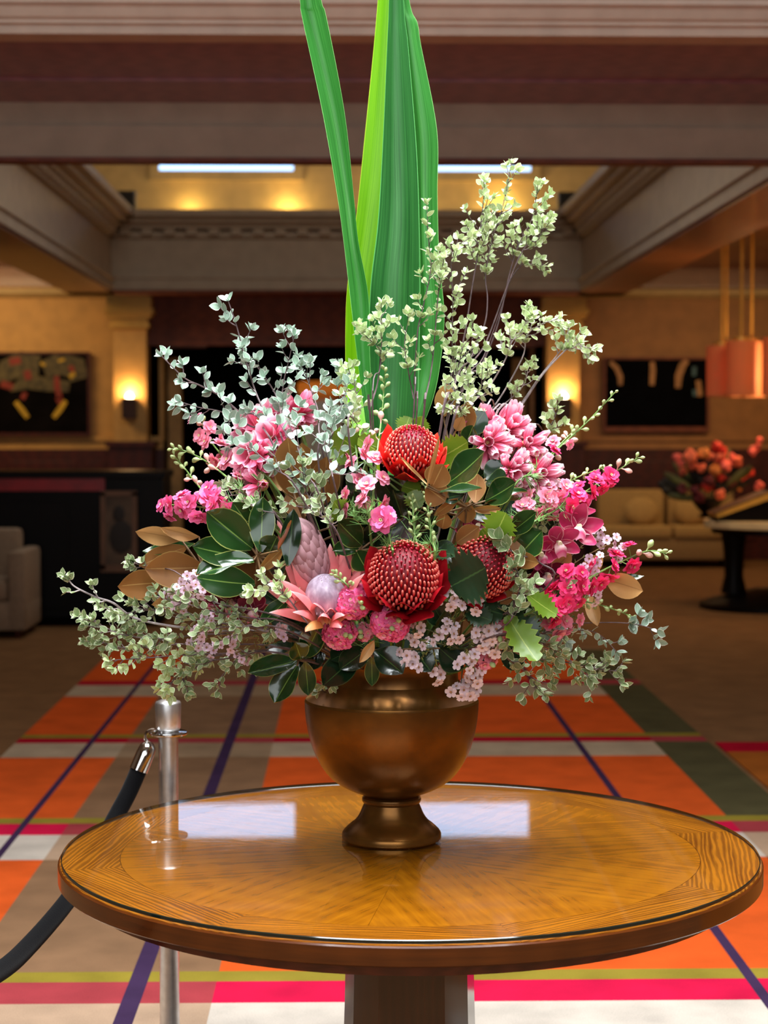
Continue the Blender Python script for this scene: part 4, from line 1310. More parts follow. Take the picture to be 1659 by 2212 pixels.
# lower left
S('deep pittosporum sprig crossing the left magnolia leaves to a leafy tip', [(640, 1350, -.05), (552, 1318), (462, 1300), (378, 1234), (324, 1229), (281, 1211)], 'deep', .019, 3, .8, (.03, .03), -.06, r=.0022, bare=True)
S('bare-ended pittosporum branch reaching farthest left over the dark floor', [(620, 1370), (450, 1362), (302, 1339), (245, 1303), (205, 1289), (161, 1267), (148, 1250)], 'deep', .017, 5, .35, (.07, .03), .02, pale=True, r=.0034, bare=True)
S('pittosporum sprig below the brown magnolia leaves, uppermost of the left fan', [(620, 1370), (500, 1350), (400, 1330), (330, 1318), (268, 1325)], 'deep', .019, 15, .3, (.085, .05), -.03)
S('pittosporum sprig in the lower left fan ending in a twin tip at far left', [(610, 1380), (450, 1370), (350, 1380), (270, 1372), (222, 1352), (204, 1338)], 'deep', .019, 14, .35, (.07, .04), .0)
S('pittosporum sprig in the lower left fan with drooping far tip', [(610, 1400), (480, 1392), (380, 1392), (280, 1400), (232, 1390), (200, 1378)], 'deep', .019, 13, .35, (.06, .03), .03)
S('nearly level pittosporum sprig along the bottom of the left fan', [(600, 1410), (480, 1412), (400, 1414), (310, 1422), (236, 1426)], 'fresh', .02, 12, .3, (.06, .03), -.04)
S('drooping pittosporum sprig pointing down at the steel rope post', [(600, 1410), (470, 1416), (415, 1436), (380, 1464), (354, 1494)], 'fresh', .019, 12, .35, (.045, .022), -.03)
S('short drooping pittosporum sprig right of the one above the rope post', [(600, 1410), (510, 1420), (450, 1430), (405, 1452), (392, 1470)], 'deep', .019, 8, .4, (.06, .03), -.06)
S('pittosporum sprig woven through the left lilac wax flowers', [(630, 1350), (540, 1335), (450, 1318), (395, 1302), (335, 1290)], 'deep', .018, 13, .25, (.07, .03), -.07)
S('pittosporum sprig below the left orchids', [(640, 1370), (560, 1350), (500, 1355), (440, 1345)], 'deep', .018, 12, .15, (.07, .04), -.1)
S('pittosporum sprig hanging between rope post and urn', [(620, 1400), (560, 1410), (510, 1425), (468, 1478)], 'deep', .018, 10, .3, (.06, .03), -.05)
S('pittosporum sprig curling over the left shoulder of the urn', [(740, 1430, -.02), (715, 1455, .0), (700, 1480, .02), (690, 1504, .04)], 'deep', .016, 5, .4, (.03, .02), .0, r=.0014)
S('pittosporum sprig with yellow tips left of the protea', [(680, 1360), (620, 1290), (585, 1265), (560, 1280)], 'fresh', .018, 9, .2, (.05, .03), -.09)
# lower right
S('pittosporum sprig ending in four leaves farthest right', [(1060, 1370), (1200, 1350), (1320, 1345), (1380, 1350), (1420, 1362)], 'cool', 0.0231, 3, .62, (.045, .03), .0, r=.0018, dense=.75)
S('pittosporum sprig below the hot pink spike at right', [(1060, 1380), (1150, 1372), (1230, 1362), (1290, 1368), (1332, 1408)], 'cool', 0.0220, 6, .25, (.07, .03), -.03, dense=.75)
S('pittosporum sprig with leaf pairs over the dark brown floor at lower right', [(1060, 1400), (1140, 1420), (1220, 1430), (1290, 1445), (1332, 1450)], 'deep', .022, 12, .3, (.06, .03), -.02)
S('short pittosporum sprig over the dark carpet line right of the urn', [(1050, 1400), (1105, 1430), (1140, 1455), (1160, 1488)], 'deep', .022, 10, .3, (.06, .04), .02)
S('lowest pittosporum sprig on the right with hanging tip', [(1060, 1390), (1170, 1400), (1245, 1435), (1280, 1472)], 'deep', .021, 11, .35, (.06, .03), .02)
S('grey variegated pittosporum sprig beside the right waratah', [(1080, 1360), (1110, 1310), (1125, 1265), (1112, 1220)], 'deep', .023, 14, .1, (.06, .04), -.06)
S('curling pittosporum sprig with broad leaves above the right waratah', [(1180, 1270), (1165, 1215), (1112, 1195), (1094, 1172)], 'deep', .027, 3, .5, (.04, .03), -.05)
S('pittosporum sprig among the cerise spikes at right', [(1080, 1330), (1150, 1330), (1200, 1290), (1235, 1265)], 'deep', .019, 11, .15, (.06, .04), -.02)
S('pittosporum sprig behind the right orchids', [(1080, 1250), (1170, 1170), (1220, 1110), (1240, 1085)], 'fresh', .018, 11, .2, (.06, .04), .06)
S('pittosporum sprig under the toothed leaves at lower right', [(1050, 1380), (1110, 1370), (1160, 1385), (1210, 1400)], 'deep', .02, 11, .2, (.06, .04), -.07)
S('small pittosporum sprig by the right pink trumpets above the sconce', [(1120, 960), (1180, 935), (1195, 910), (1205, 885)], 'fresh', .018, 6, .35, (.035, .025), .07)


# ------------------------------------------------------------------ larkspur and bud spikes
def flower_mesh(name, mat, layers, seed=0):
    """ruffled double flower facing +y, radius 1"""
    r2 = random.Random(seed)
    vs, fs, uvs, mi = [], [], [], []
    for (n, L, W, tilt, z0) in layers:
        ph = r2.uniform(0, 6)
        for k in range(n):
            a = ph + 2 * math.pi * k / n + r2.uniform(-0.15, 0.15)
            tl = tilt + r2.uniform(-0.15, 0.15)
            out = V((math.cos(a), 0, math.sin(a)))
            side = V((-math.sin(a), 0, math.cos(a)))
            ax = V((0, 1, 0))
            d = out * math.cos(tl) + ax * math.sin(tl)
            nrm = ax * math.cos(tl) - out * math.sin(tl)
            b = len(vs)
            for i in range(4):
                t = i / 3
                w = W * (0.35, 0.85, 1.0, 0.45)[i] * 0.5
                lift = (0, 0.05, 0.03, -0.12)[i] * L
                for u in (-1, 0, 1):
                    p = ax * z0 + d * (t * L) + side * (u * w) + nrm * (lift + (0.06 if u else 0) * W + r2.uniform(-0.04, 0.04))
                    vs.append(tuple(p))
                    uvs.append(((u + 1) / 2, t))
            for i in range(3):
                for j in range(2):
                    q = b + i * 3 + j
                    fs.append((q, q + 1, q + 4, q + 3))
                    mi.append(0)
    b = len(vs)
    for k in range(6):
        a = k * 1.05
        c = V((0.1 * math.cos(a), 0.34, 0.1 * math.sin(a)))
        for dx, dy, dz in ((-.05, 0, -.05), (.05, 0, -.05), (.05, 0, .05), (-.05, 0, .05), (0, .12, 0)):
            vs.append(tuple(c + V((dx, dy, dz))))
            uvs.append((0.5, 0.5))
        q = b + k * 5
        fs += [(q, q + 1, q + 4), (q + 1, q + 2, q + 4), (q + 2, q + 3, q + 4), (q + 3, q, q + 4)]
        mi += [1] * 4
    me = bpy.data.meshes.new(name)
    me.from_pydata(vs, [], fs)
    ul = me.uv_layers.new()
    me.materials.append(mat)
    me.materials.append(M['anther'])
    for p in me.polygons:
        p.use_smooth = True
        p.material_index = mi[p.index]
        for li in p.loop_indices:
            ul.data[li].uv = uvs[me.loops[li].vertex_index]
    return me


LARK = {k: [flower_mesh('flower', M[k], [(6, 1.0, 0.85, 0.25, 0), (6, 0.8, 0.7, 0.65, 0.05), (4, 0.5, 0.5, 1.05, 0.1)], s) for s in range(3)] for k in ('hot', 'rose', 'cerise')}


def bud_mesh(mat):
    mb = MB()
    prof = [(0.05, 0.0), (0.06, 0.3), (0.10, 0.36), (0.22, 0.55), (0.24, 0.72), (0.14, 0.93), (0.02, 1.0)]
    for r_, y in prof:
        pass
    n, b = 7, 0
    for r_, y in prof:
        for k in range(n):
            a = 2 * math.pi * k / n
            mb.v.append((r_ * math.cos(a), y, r_ * math.sin(a)))
    for i in range(len(prof) - 1):
        for k in range(n):
            k2 = (k + 1) % n
            mb.f.append((i * n + k, i * n + k2, (i + 1) * n + k2, (i + 1) * n + k))
            mb.mi.append(0)
    return mb.mesh('bud', mat, angle=80)


BUD, BUDP = bud_mesh(M['bud']), bud_mesh(M['bud_pink'])


def tuft_mesh(seed):
    r2 = random.Random(seed)
    mb = MB()
    for k in range(14):
        d = V((r2.uniform(-1, 1), r2.uniform(0.0, 1), r2.uniform(-1, 1))).normalized()
        L = r2.uniform(0.6, 1.0)
        bend = rvec(r2) * 0.25
        mb.tube([(0, 0, 0), d * L * 0.5, d * L + bend], [0.022, 0.018, 0.006], 3, cap=False)
    return mb.mesh('feathery_leaf', M['feather'])


TUFT = [tuft_mesh(s) for s in range(3)]


def spike(label, pts, kind='hot', fl=(0.3, 0.6), nf=8, fr=0.02, nb=10, bs=0.022, off=0.0, spread=0.022, tufts=3, name='larkspur_spike', group='larkspur spikes'):
    rr = random.Random(sum(ord(c) * (i + 1) for i, c in enumerate(label)))
    root = inroot(pts[0][0])
    world = [B(q[0], q[1], q[2] if len(q) > 2 else off) for q in pts]
    t = thing(name, label, 'flower', tuple(root), group=group)
    full = smooth_path([root + V((0, 0, -0.03))] + world, 8)
    n = len(full)
    MB().tube([p - root for p in full], [0.003 - 0.0018 * i / (n - 1) for i in range(n)], 6).build('stem', M['stem_green'], t)
    i0 = 8

    def at(f):
        x = i0 + f * (n - 1 - i0)
        i = min(int(x), n - 2)
        d = (full[i + 1] - full[i]).normalized()
        return full[i].lerp(full[i + 1], x - i), d
    ph = rr.uniform(0, 6)
    for k in range(nf):
        f = fl[0] + (fl[1] - fl[0]) * (k + 0.5) / nf
        p, d = at(f)
        a = d.orthogonal().normalized()
        b = d.cross(a)
        ph += 2.4
        out = a * math.cos(ph) + b * math.sin(ph)
        out = (out + V((0, -0.95, 0.15))).normalized()
        q = p + out * spread + d * 0.004
        MB().tube([p - root, q - root], 0.0011, 4).build('pedicel', M['stem_green'], t)
        s = fr * 1.15 * rr.uniform(0.85, 1.15) * (1 - 0.25 * k / max(1, nf))
        put('flower', rr.choice(LARK[kind]), t, root, q, (out + d * 0.3 + rvec(rr) * 0.3), rvec(rr), s)
    for k in range(nb):
        f = fl[1] + (1.0 - fl[1]) * (k + 0.6) / nb
        p, d = at(min(f, 1.0))
        a = d.orthogonal().normalized()
        b = d.cross(a)
        ph += 2.4
        out = (a * math.cos(ph) + b * math.sin(ph) + d * (0.7 + 0.8 * k / nb)).normalized()
        s = bs * (1.1 - 0.5 * k / nb) * rr.uniform(0.9, 1.1)
        put('bud', BUDP if (k < nb * 0.25 and nf) else BUD, t, root, p, out, rvec(rr), s * 1.15, s)
    for k in range(tufts):
        f = fl[0] * (0.2 + 0.8 * (k + 0.5) / tufts) if nf else 0.5 * (k + 0.4) / tufts
        p, d = at(f)
        put('feathery_leaf', TUFT[k % 3], t, root, p + rvec(rr) * 0.008, d + rvec(rr) * 0.5, rvec(rr), 0.035)


K = spike
K('larkspur spike with green buds reaching highest at the far right', [(1090, 1080), (1160, 1020), (1210, 965), (1270, 910), (1328, 848)], 'cerise', (.3, .42), 2, .02, 15, .021, .0)
K('shorter larkspur bud spike just below the right pink trumpets tip', [(1100, 1080), (1165, 1010), (1205, 965), (1240, 930)], 'rose', (.55, .8), 2, .016, 7, .02, .02)
K('larkspur spike with cerise flowers above the right orchids and buds over the sofa', [(1110, 1170), (1195, 1105), (1260, 1065), (1320, 1025), (1380, 988)], 'cerise', (.32, .78), 13, .022, 7, .022, -.0, .018)
K('cerise larkspur spike whose bud tip is farthest right', [(1130, 1330), (1215, 1290), (1280, 1245), (1345, 1212), (1400, 1190), (1440, 1196)], 'cerise', (.14, .68), 15, .023, 8, .025, -.03, .024)
K('cerise larkspur spike lowest of the pink ones at right', [(1110, 1370), (1170, 1330), (1215, 1290), (1245, 1235)], 'cerise', (.35, 1.0), 9, .022, 0, .02, -.04)
K('pale pink larkspur spike hidden low at the right beneath the cerise ones', [(1080, 1390), (1150, 1370), (1200, 1350), (1240, 1330)], 'rose', (.4, 1.0), 8, .022, 0, .02, -.02)
K('green larkspur tip with buds only below the cerise flowers', [(1150, 1330), (1235, 1300), (1300, 1308), (1366, 1332)], 'rose', (.2, .3), 0, .02, 18, .019, .02)
K('grey-green larkspur bud spike between pink trumpets and orchids', [(1110, 1130), (1190, 1065), (1250, 1030), (1312, 1008)], 'rose', (.2, .35), 2, .018, 17, .02, .03)
K('pale pink larkspur tucked behind the right magnolia leaves', [(1080, 1160), (1130, 1110), (1175, 1075), (1215, 1060)], 'rose', (.2, 1.0), 11, .019, 0, .02, .02)
K('rose larkspur between orchids and the grey-green buds', [(1110, 1150), (1170, 1105), (1215, 1090), (1245, 1080)], 'rose', (.3, 1.0), 9, .019, 0, .02, .05)
K('larkspur bud spike arching left, upper of the two at the left', [(580, 1120), (500, 1040), (450, 1000), (410, 978), (374, 968)], 'rose', (.15, .35), 2, .018, 17, .023, .02)
K('larkspur bud spike arching left, lower of the two at the left', [(570, 1130), (470, 1090), (425, 1045), (398, 1010), (376, 985)], 'rose', (.2, .4), 3, .018, 13, .022, .03)
K('hot pink larkspur at the left edge above the magnolia leaves', [(600, 1150), (500, 1105), (430, 1095), (395, 1088), (362, 1105)], 'hot', (.3, 1.0), 13, .022, 0, .02, .0, .022)
K('hot pink larkspur short spike behind the largest left magnolia leaf', [(600, 1140), (520, 1095), (460, 1075), (430, 1120)], 'hot', (.35, 1.0), 9, .021, 0, .02, .02)
K('dusky pink larkspur behind the left trumpets', [(600, 1060), (510, 1010), (460, 960), (436, 915)], 'rose', (.2, .95), 12, .021, 3, .02, .06)
K('pink larkspur with upright green bud tip before the strap leaves', [(800, 1150), (805, 1080), (812, 1000), (822, 920), (828, 860), (832, 800)], 'rose', (.1, .5), 9, .02, 16, .024, -.02, .024)
K('pink larkspur with bud tip beside the lime strap leaf', [(770, 1150), (768, 1080), (772, 1000), (764, 940), (760, 890), (758, 850)], 'rose', (.1, .5), 8, .018, 12, .023, .0, .02)
K('pink larkspur flower hanging above the dark hollow in the centre', [(850, 1220), (845, 1180), (838, 1145), (830, 1118)], 'hot', (.8, 1.0), 2, .022, 0, .02, -.06, .01, 5)
K('thin green bud spike below the top waratah', [(935, 1230), (932, 1160), (925, 1100), (918, 1050)], 'rose', (.1, .2), 0, .02, 18, .016, -.05, tufts=4)
K('short green bud spike left of the thin one under the top waratah', [(900, 1220), (895, 1150), (893, 1110), (890, 1075)], 'rose', (.1, .2), 0, .02, 13, .015, -.03, tufts=4)
K('green bud sprig in front of the open protea', [(770, 1300, .05), (755, 1270), (735, 1250), (722, 1238)], 'rose', (.1, .3), 0, .02, 12, .016, -.05, tufts=1)


def cluster(label, px, py, r, kind, n, off=-.02, name='larkspur_spike'):
    """a spike pointing at the viewer: seen as a ball of flowers"""
    rr = random.Random(n * 31 + px)
    c = B(px, py, off)
    root = inroot(px)
    t = thing(name, label, 'flower', tuple(root), group='larkspur spikes')
    back = c + V(((UX - c.x) * 0.35, 0.1, -0.05))
    sp = smooth_path([root + V((0, 0, -0.03)), back, c], 6)
    MB().tube([p - root for p in sp], 0.0025, 6).build('stem', M['stem_green'], t)
    R_ = r / 982
    for k in range(n):
        zz = 1 - (k + 0.5) / n * 1.25
        a = k * 2.4
        s = math.sqrt(max(0, 1 - zz * zz))
        d = V((s * math.cos(a), -zz, s * math.sin(a)))
        p = c + V((d.x * R_ * 0.72, d.y * R_ * 0.6, d.z * R_ * 0.72))
        put('flower', rr.choice(LARK[kind if k % 7 else 'rose']), t, root, p, d + rvec(rr) * 0.25, rvec(rr), R_ * 0.52 * rr.uniform(0.85, 1.1))
    for k in range(2):
        d = V((rr.uniform(-1, 1), -1.2, rr.uniform(-1, 0.2))).normalized()
        put('bud', BUD, t, root, c + d * R_ * 0.55, d, rvec(rr), 0.026, 0.022)
    for k in range(2):
        put('feathery_leaf', TUFT[k], t, root, back.lerp(c, 0.6), rvec(rr), rvec(rr), 0.04)


cluster('ball of hot pink larkspur flowers overlapping the open protea', 766, 1300, 36, 'hot', 22, -.05)
cluster('ball of hot pink larkspur flowers above the left of the urn rim', 733, 1366, 34, 'hot', 20, -.04)
cluster('ball of hot pink larkspur flowers centred above the urn rim', 843, 1342, 40, 'hot', 24, -.05)
cluster('small dusky pink larkspur ball between the two hot pink ones', 788, 1366, 20, 'rose', 9, .0)
cluster('pink flower cluster below the toothed leaf at right of the urn rim', 1080, 1358, 24, 'rose', 12, -.01)
cluster('rose cluster peeping out below the wax flowers over the urn rim', 1045, 1418, 30, 'rose', 12, .0)


# ------------------------------------------------------------------ waratahs
def floret_mesh(mat, bulb, bend):
    mb = MB()
    pts = [V((0, 0, 0)), V((0, 0.4, 0.1)), V((0, 0.75, 0.14)), V((0, 0.95, 0.12 - bend * .6)), V((0, 1.03, 0.09 - bend))]
    rad = [0.075, 0.085, 0.10 * bulb, 0.10 * bulb, 0.05 * bulb]
    mb.tube(pts, rad, 5)
    me = mb.mesh('floret', mat, angle=180)
    ul = me.uv_layers.new()
    for p in me.polygons:
        for li in p.loop_indices:
            ul.data[li].uv = (0.5, max(0, min(1, me.vertices[me.loops[li].vertex_index].co.y)))
    return me


def dome_frame(axis):
    ax = V(axis).normalized()
    a = ax.orthogonal().normalized()
    return ax, a, ax.cross(a)


BR_S = [blade('bract', ovate, M['bract_red'], 6, 2, cup=-0.5, curl=0.22, seed=s, wave=0.05) for s in range(2)]
BR_C = [blade('bract', ovate, M['bract_crimson'], 6, 2, cup=-0.5, curl=0.2, seed=s, wave=0.05) for s in range(2)]
FL = [floret_mesh(M['floret'], 1.0, 0.1), floret_mesh(M['floret_bud'], 1.5, 0.02)]
FLC = [floret_mesh(M['floret_c'], 1.0, 0.1), floret_mesh(M['floret_bud_c'], 1.5, 0.02)]


def waratah(label, px, py, R_, axis, off, n, crimson, nbr=11, blen=1.05, tall=1.0):
    c = B(px, py, off)
    root = inroot(px)
    t = thing('waratah', label, 'flower', tuple(root), group='waratah heads')
    ax, a, b = dome_frame(axis)
    back = c - ax * R_ * 0.9
    sp = smooth_path([root + V((0, 0, -0.03)), root.lerp(back, 0.6) + V((0, 0, -0.02)), back], 6)
    MB().tube([p - root for p in sp], 0.007, 8).build('stem', M['stem_dark'], t)
    rot = Matrix((a, b, ax)).transposed()
    MB().ellipsoid(c - root, (R_ * 0.9, R_ * 0.9, R_ * 0.95 * tall), 20, 12, mat3=rot).build('flower_core', M['waratah_core'], t)
    fl = FLC if crimson else FL
    zmin = -0.35
    for k in range(n):
        z = 1 - (k + 0.3) / n * (1 - zmin)
        th = math.acos(max(-1, min(1, z)))
        ph = k * 2.39996
        s = math.sin(th)
        out = a * math.cos(ph) * s + b * math.sin(ph) * s + ax * z
        p = c + (a * math.cos(ph) * s + b * math.sin(ph) * s) * R_ * 0.88 + ax * z * R_ * 0.93 * tall
        mer = (ax - out * ax.dot(out))
        mer = mer.normalized() if mer.length > 1e-3 else a
        f = min(1.0, th / 1.6)
        bud = th < 0.55
        L = R_ * (0.17 + 0.3 * f)
        W = R_ * (0.62 if bud else 0.42 + 0.06 * f)
        d = out * (0.9 - 0.62 * f) + mer * (0.3 + 0.7 * f)
        # outer florets hook back toward the crown
        o = put('floret', fl[1] if bud else fl[0], t, root, p - mer * L * 0.35 * f, d, out + mer * 0.001, L * (0.9 if bud else 1.0), L * 1.15 if bud else L)
    br = BR_C if crimson else BR_S
    for ring in range(2):
        m = nbr if ring == 0 else nbr - 3
        for k in range(m):
            ph = 2 * math.pi * (k + 0.5 * ring) / m + rnd.uniform(-0.15, 0.15)
            out = a * math.cos(ph) + b * math.sin(ph)
            base = c - ax * R_ * (0.72 + 0.12 * ring) + out * R_ * (0.7 - 0.05 * ring)
            tilt = 0.52 + 0.42 * ring + rnd.uniform(-0.12, 0.2)
            d = ax * math.cos(tilt) + out * math.sin(tilt)
            L = R_ * blen * (1.24 if crimson else 1.42) * (1.0 - 0.12 * ring) * rnd.uniform(0.85, 1.12)
            put('bract', br[k % 2], t, root, base, d, -(out * math.cos(tilt) - ax * math.sin(tilt)), L, L * rnd.uniform(0.62, 0.8))


waratah('scarlet waratah at the top of the bouquet below the strap leaves', 889, 980, .052, (0.06, -.5, .86), -.05, 240, False, 11, 1.05, 1.0)
waratah('large crimson waratah in the middle, facing the viewer above the urn', 872, 1250, .067, (-0.02, -.72, .66), -.05, 280, True, 12, 1.05, 1.05)
waratah('crimson waratah at the right, half behind a toothed leaf', 1042, 1226, .060, (0.3, -.82, .42), -.01, 260, True, 10, .9, 1.0)


# ------------------------------------------------------------------ king proteas
PB = [blade('bract', lance, M['protea'], 6, 2, cup=-0.6, curl=-0.08, seed=s) for s in range(2)]
PA = blade('bract', lance, M['protea_amber'], 6, 2, cup=-0.6, curl=-0.1, seed=7)
px_, py_ = 703, 1285
c = B(px_, py_, -.03)
root = inroot(px_)
t = thing('king_protea', 'open king protea with pink pointed bracts around a lilac dome', 'flower', tuple(root), group='king proteas')
ax, a, b = dome_frame((-0.08, -.56, .8))
sp = smooth_path([root + V((0, 0, -0.03)), root.lerp(c, 0.6), c - ax * 0.055], 6)
MB().tube([p - root for p in sp], 0.009, 8).build('stem', M['stem_dark'], t)
rot = Matrix((a, b, ax)).transposed()
dm = NT('protea_dome')
wv = dm.n('ShaderNodeTexNoise')
wv.inputs['Scale'].default_value = 90
tc = dm.coord('Object', (1, 1, 0.25))
dm.l(tc, wv.inputs['Vector'])
dm.set(dm.ramp(wv.outputs[0], [(0.35, (160, 138, 160)), (0.6, (190, 172, 192)), (0.8, (220, 208, 218))]), 0.7)
core = MB().ellipsoid((0, 0, 0), (0.042, 0.042, 0.05), 20, 12).build('flower_core', dm.m, t)
core.matrix_basis = Matrix.Translation(c - root - ax * 0.005) @ rot.to_4x4()
# the pale styles lean together over the dome
sm = MB()
for k in range(150):
    z = 1 - (k + 0.5) / 150 * 1.05
    s = math.sqrt(max(0, 1 - z * z))
    ph = k * 2.39996
    p0 = V((s * math.cos(ph) * 0.042, s * math.sin(ph) * 0.042, z * 0.049 - 0.012))
    p1 = V((p0.x * 0.72, p0.y * 0.72, p0.z * 0.98 + 0.016))
    sm.tube([p0, p0.lerp(p1, 0.6) * 1.06, p1], [0.0016, 0.0014, 0.0008], 3)
so = sm.build('styles', petalmat('protea_style', [(0, (222, 206, 220)), (1, (244, 234, 242))], 0.6, 0.0), t)
so.matrix_basis = core.matrix_basis
so['kind'] = 'stuff'
for ring, (m, tilt, L, rb) in enumerate(((11, 0.36, 0.118, 0.042), (11, 0.62, 0.124, 0.048), (9, 0.88, 0.10, 0.05))):
    for k in range(m):
        ph = 2 * math.pi * (k + 0.5 * (ring % 2)) / m + rnd.uniform(-0.1, 0.1)
        out = a * math.cos(ph) + b * math.sin(ph)
        tl = tilt + rnd.uniform(-0.1, 0.1)
        base = c - ax * 0.048 + out * rb * 0.85
        d = ax * math.cos(tl) + out * math.sin(tl)
        Lk = L * rnd.uniform(0.85, 1.1)
        if out.dot(V((0.25, -.75, -.6))) > 0.5:
            Lk *= 0.72
        amber = ring == 2 and k % 5 == 0
        put('bract', PA if amber else PB[k % 2], t, root, base, d, -(out * math.cos(tl) - ax * math.sin(tl)), Lk, Lk * rnd.uniform(0.33, 0.4))

root = inroot(670)
t = thing('king_protea', 'closed king protea bud with overlapping dusty pink scales', 'flower', tuple(root), group='king proteas')
p0, p1 = B(688, 1262, .0), B(634, 1112, .0)
ax = (p1 - p0).normalized()
ax = (ax + V((0, -.12, 0))).normalized()
Lb = (p1 - p0).length
a = ax.orthogonal().normalized()
b = ax.cross(a)
rot = Matrix((a, b, ax)).transposed()
mid = p0 + ax * Lb * 0.45
MB().ellipsoid(mid - root, (0.034, 0.034, Lb * 0.46), 18, 12, mat3=rot).build('flower_core', plain('protea_bud_core', (188, 134, 140), 0.7), t)
sp = smooth_path([root + V((0, 0, -0.03)), root.lerp(p0, 0.6), p0], 6)
MB().tube([p - root for p in sp], 0.009, 8).build('stem', M['stem_dark'], t)
SC = [blade('scale', lance, M['protea_bud'], 6, 2, cup=-0.55, curl=-0.12, seed=s) for s in range(2)]
nr = 9
for i in range(nr):
    f = i / (nr - 1)
    m = 11 - i // 3
    for k in range(m):
        ph = 2 * math.pi * (k + 0.5 * (i % 2)) / m
        out = a * math.cos(ph) + b * math.sin(ph)
        sx_ = 0.04 + 0.62 * f
        rad_ = lambda q_: 0.035 * math.sqrt(max(0.02, 1 - ((q_ - 0.45) / 0.47) ** 2))
        base = p0 + ax * Lb * sx_ + out * (rad_(sx_) - 0.001)
        tl = math.atan2(rad_(sx_ + 0.2) - rad_(sx_), 0.2 * Lb) + 0.06
        d = ax * math.cos(tl) + out * math.sin(tl)
        put('scale', SC[(i + k) % 2], t, root, base, d, out * math.cos(tl) - ax * math.sin(tl), 0.05, 0.026)
for tip in ((598, 1122), (612, 1135)):
    q0, q1 = B(632, 1200, .03), B(tip[0], tip[1], .03)
    put('bract', PB[0], t, root, q0, q1 - q0, V((0, -1, .2)), (q1 - q0).length, .028)


# ------------------------------------------------------------------ pink trumpet flower heads
def trumpet_mesh(mat, openness, seed, wide=1.0):
    r2 = random.Random(seed)
    vs, fs, uvs = [], [], []
    for k in range(6):
        a = 2 * math.pi * k / 6 + r2.uniform(-0.15, 0.15)
        b = len(vs)
        out = V((math.cos(a), 0, math.sin(a)))
        side = V((-math.sin(a), 0, math.cos(a)))
        for i in range(6):
            t = i / 5
            rad = 0.04 + openness * (0.12 * t + 0.28 * t ** 2.5) + 0.06 * math.sin(math.pi * t)
            w = (0.05, 0.09, 0.13, 0.15, 0.13, 0.04)[i] * wide * r2.uniform(0.9, 1.1)
            for u in (-1, 0, 1):
                p = out * (rad + (0.025 if u == 0 else 0)) + side * (u * w) + V((0, t * (1 - 0.12 * openness * t), 0))
                vs.append(tuple(p))
                uvs.append(((u + 1) / 2, t))
        for i in range(5):
            for j in range(2):
                q = b + i * 3 + j
                fs.append((q, q + 1, q + 4, q + 3))
    me = bpy.data.meshes.new('floret')
    me.from_pydata(vs, [], fs)
    ul = me.uv_layers.new()
    me.materials.append(mat)
    for p in me.polygons:
        p.use_smooth = True
        for li in p.loop_indices:
            ul.data[li].uv = uvs[me.loops[li].vertex_index]
    return me


TRU = [trumpet_mesh(M['blush'], 0.2, 1, 1.1), trumpet_mesh(M['blush'], 0.4, 2, 1.3), trumpet_mesh(M['blush'], 0.02, 3, 1.1)]
TRD = [trumpet_mesh(M['blush_deep'], 0.5, 4, 1.7), trumpet_mesh(M['blush'], 0.95, 5, 1.9), trumpet_mesh(M['blush_deep'], 0.12, 6, 1.5)]


def truss(label, px, py, r, axis, n, off=0.0, deep=False, L=0.05, group='pink trumpet flower heads'):
    rr = random.Random(px * 7 + py)
    ax, a, b = dome_frame(axis)
    c = B(px, py, off)
    base = c - ax * r / 982 * 0.75
    root = inroot(px)
    t = thing('trumpet_flower_head', label, 'flower', tuple(root), group=group)
    sp = smooth_path([root + V((0, 0, -0.03)), root.lerp(base, 0.6) + V((0, 0.02, -0.01)), base], 6)
    MB().tube([p - root for p in sp], 0.004, 7).build('stem', M['stem_green'], t)
    MB().ellipsoid(base - root, (0.013, 0.013, 0.013), 10, 7).build('calyx', M['calyx'], t)
    me = TRD if deep else TRU
    Lr = max(L, r / 982 * 1.15)
    n = n if deep else int(n * 1.3)
    for k in range(n):
        z = 1 - (k + 0.4) / n * 0.95
        s = math.sqrt(max(0, 1 - z * z))
        ph = k * 2.4
        d = ax * z + (a * math.cos(ph) + b * math.sin(ph)) * s + V((0, 0, -0.12))
        m = me[(0, 0, 1, 2, 0)[k % 5]]
        put('floret', m, t, root, base + d.normalized() * 0.008, d, rvec(rr), Lr * rr.uniform(0.85, 1.1), Lr * rr.uniform(0.85, 1.05))


truss('blush trumpet head highest of the right group, against the strap leaves side', 1122, 925, 50, (.55, -.6, .1), 12, -.02, L=.06)
truss('small blush trumpet head at the right end of the big magnolia leaf', 1066, 962, 36, (.35, -.75, -.15), 12, -.03)
truss('striped blush trumpet head right of the highest one', 1160, 972, 44, (.7, -.6, -.2), 12, .0)
truss('blush trumpet head in the middle of the right group', 1122, 1030, 44, (.55, -.65, -.35), 13, -.02)
truss('largest blush trumpet head at the lower right of the group', 1185, 1040, 50, (.65, -.6, -.3), 15, .0, L=.058)
truss('pair of white-edged trumpets left of the highest right head', 1082, 905, 34, (.3, -.7, .45), 5, .0)
truss('single closed pink trumpet bud left of the right group', 1036, 905, 26, (-.15, -.4, .9), 3, .0, True)
truss('deep pink trumpet head at the left, uppermost with silver leaves across it', 545, 925, 46, (-.35, -.85, .2), 9, .0, True, L=.056)
truss('pale pink trumpets left of the tan magnolia leaves', 598, 952, 42, (.25, -.9, -.05), 8, -.01, True, L=.056)
truss('lilac-pink trumpet head lowest but one on the left', 548, 995, 46, (-.1, -.9, -.25), 9, -.02, True, L=.056)
truss('closed pink trumpet buds below the left trumpet heads', 545, 1048, 30, (-.8, -.4, .0), 5, .0, True)
truss('hot pink trumpet pair under the orange drum lamp', 642, 880, 30, (.1, -.7, .55), 7, .04, True)
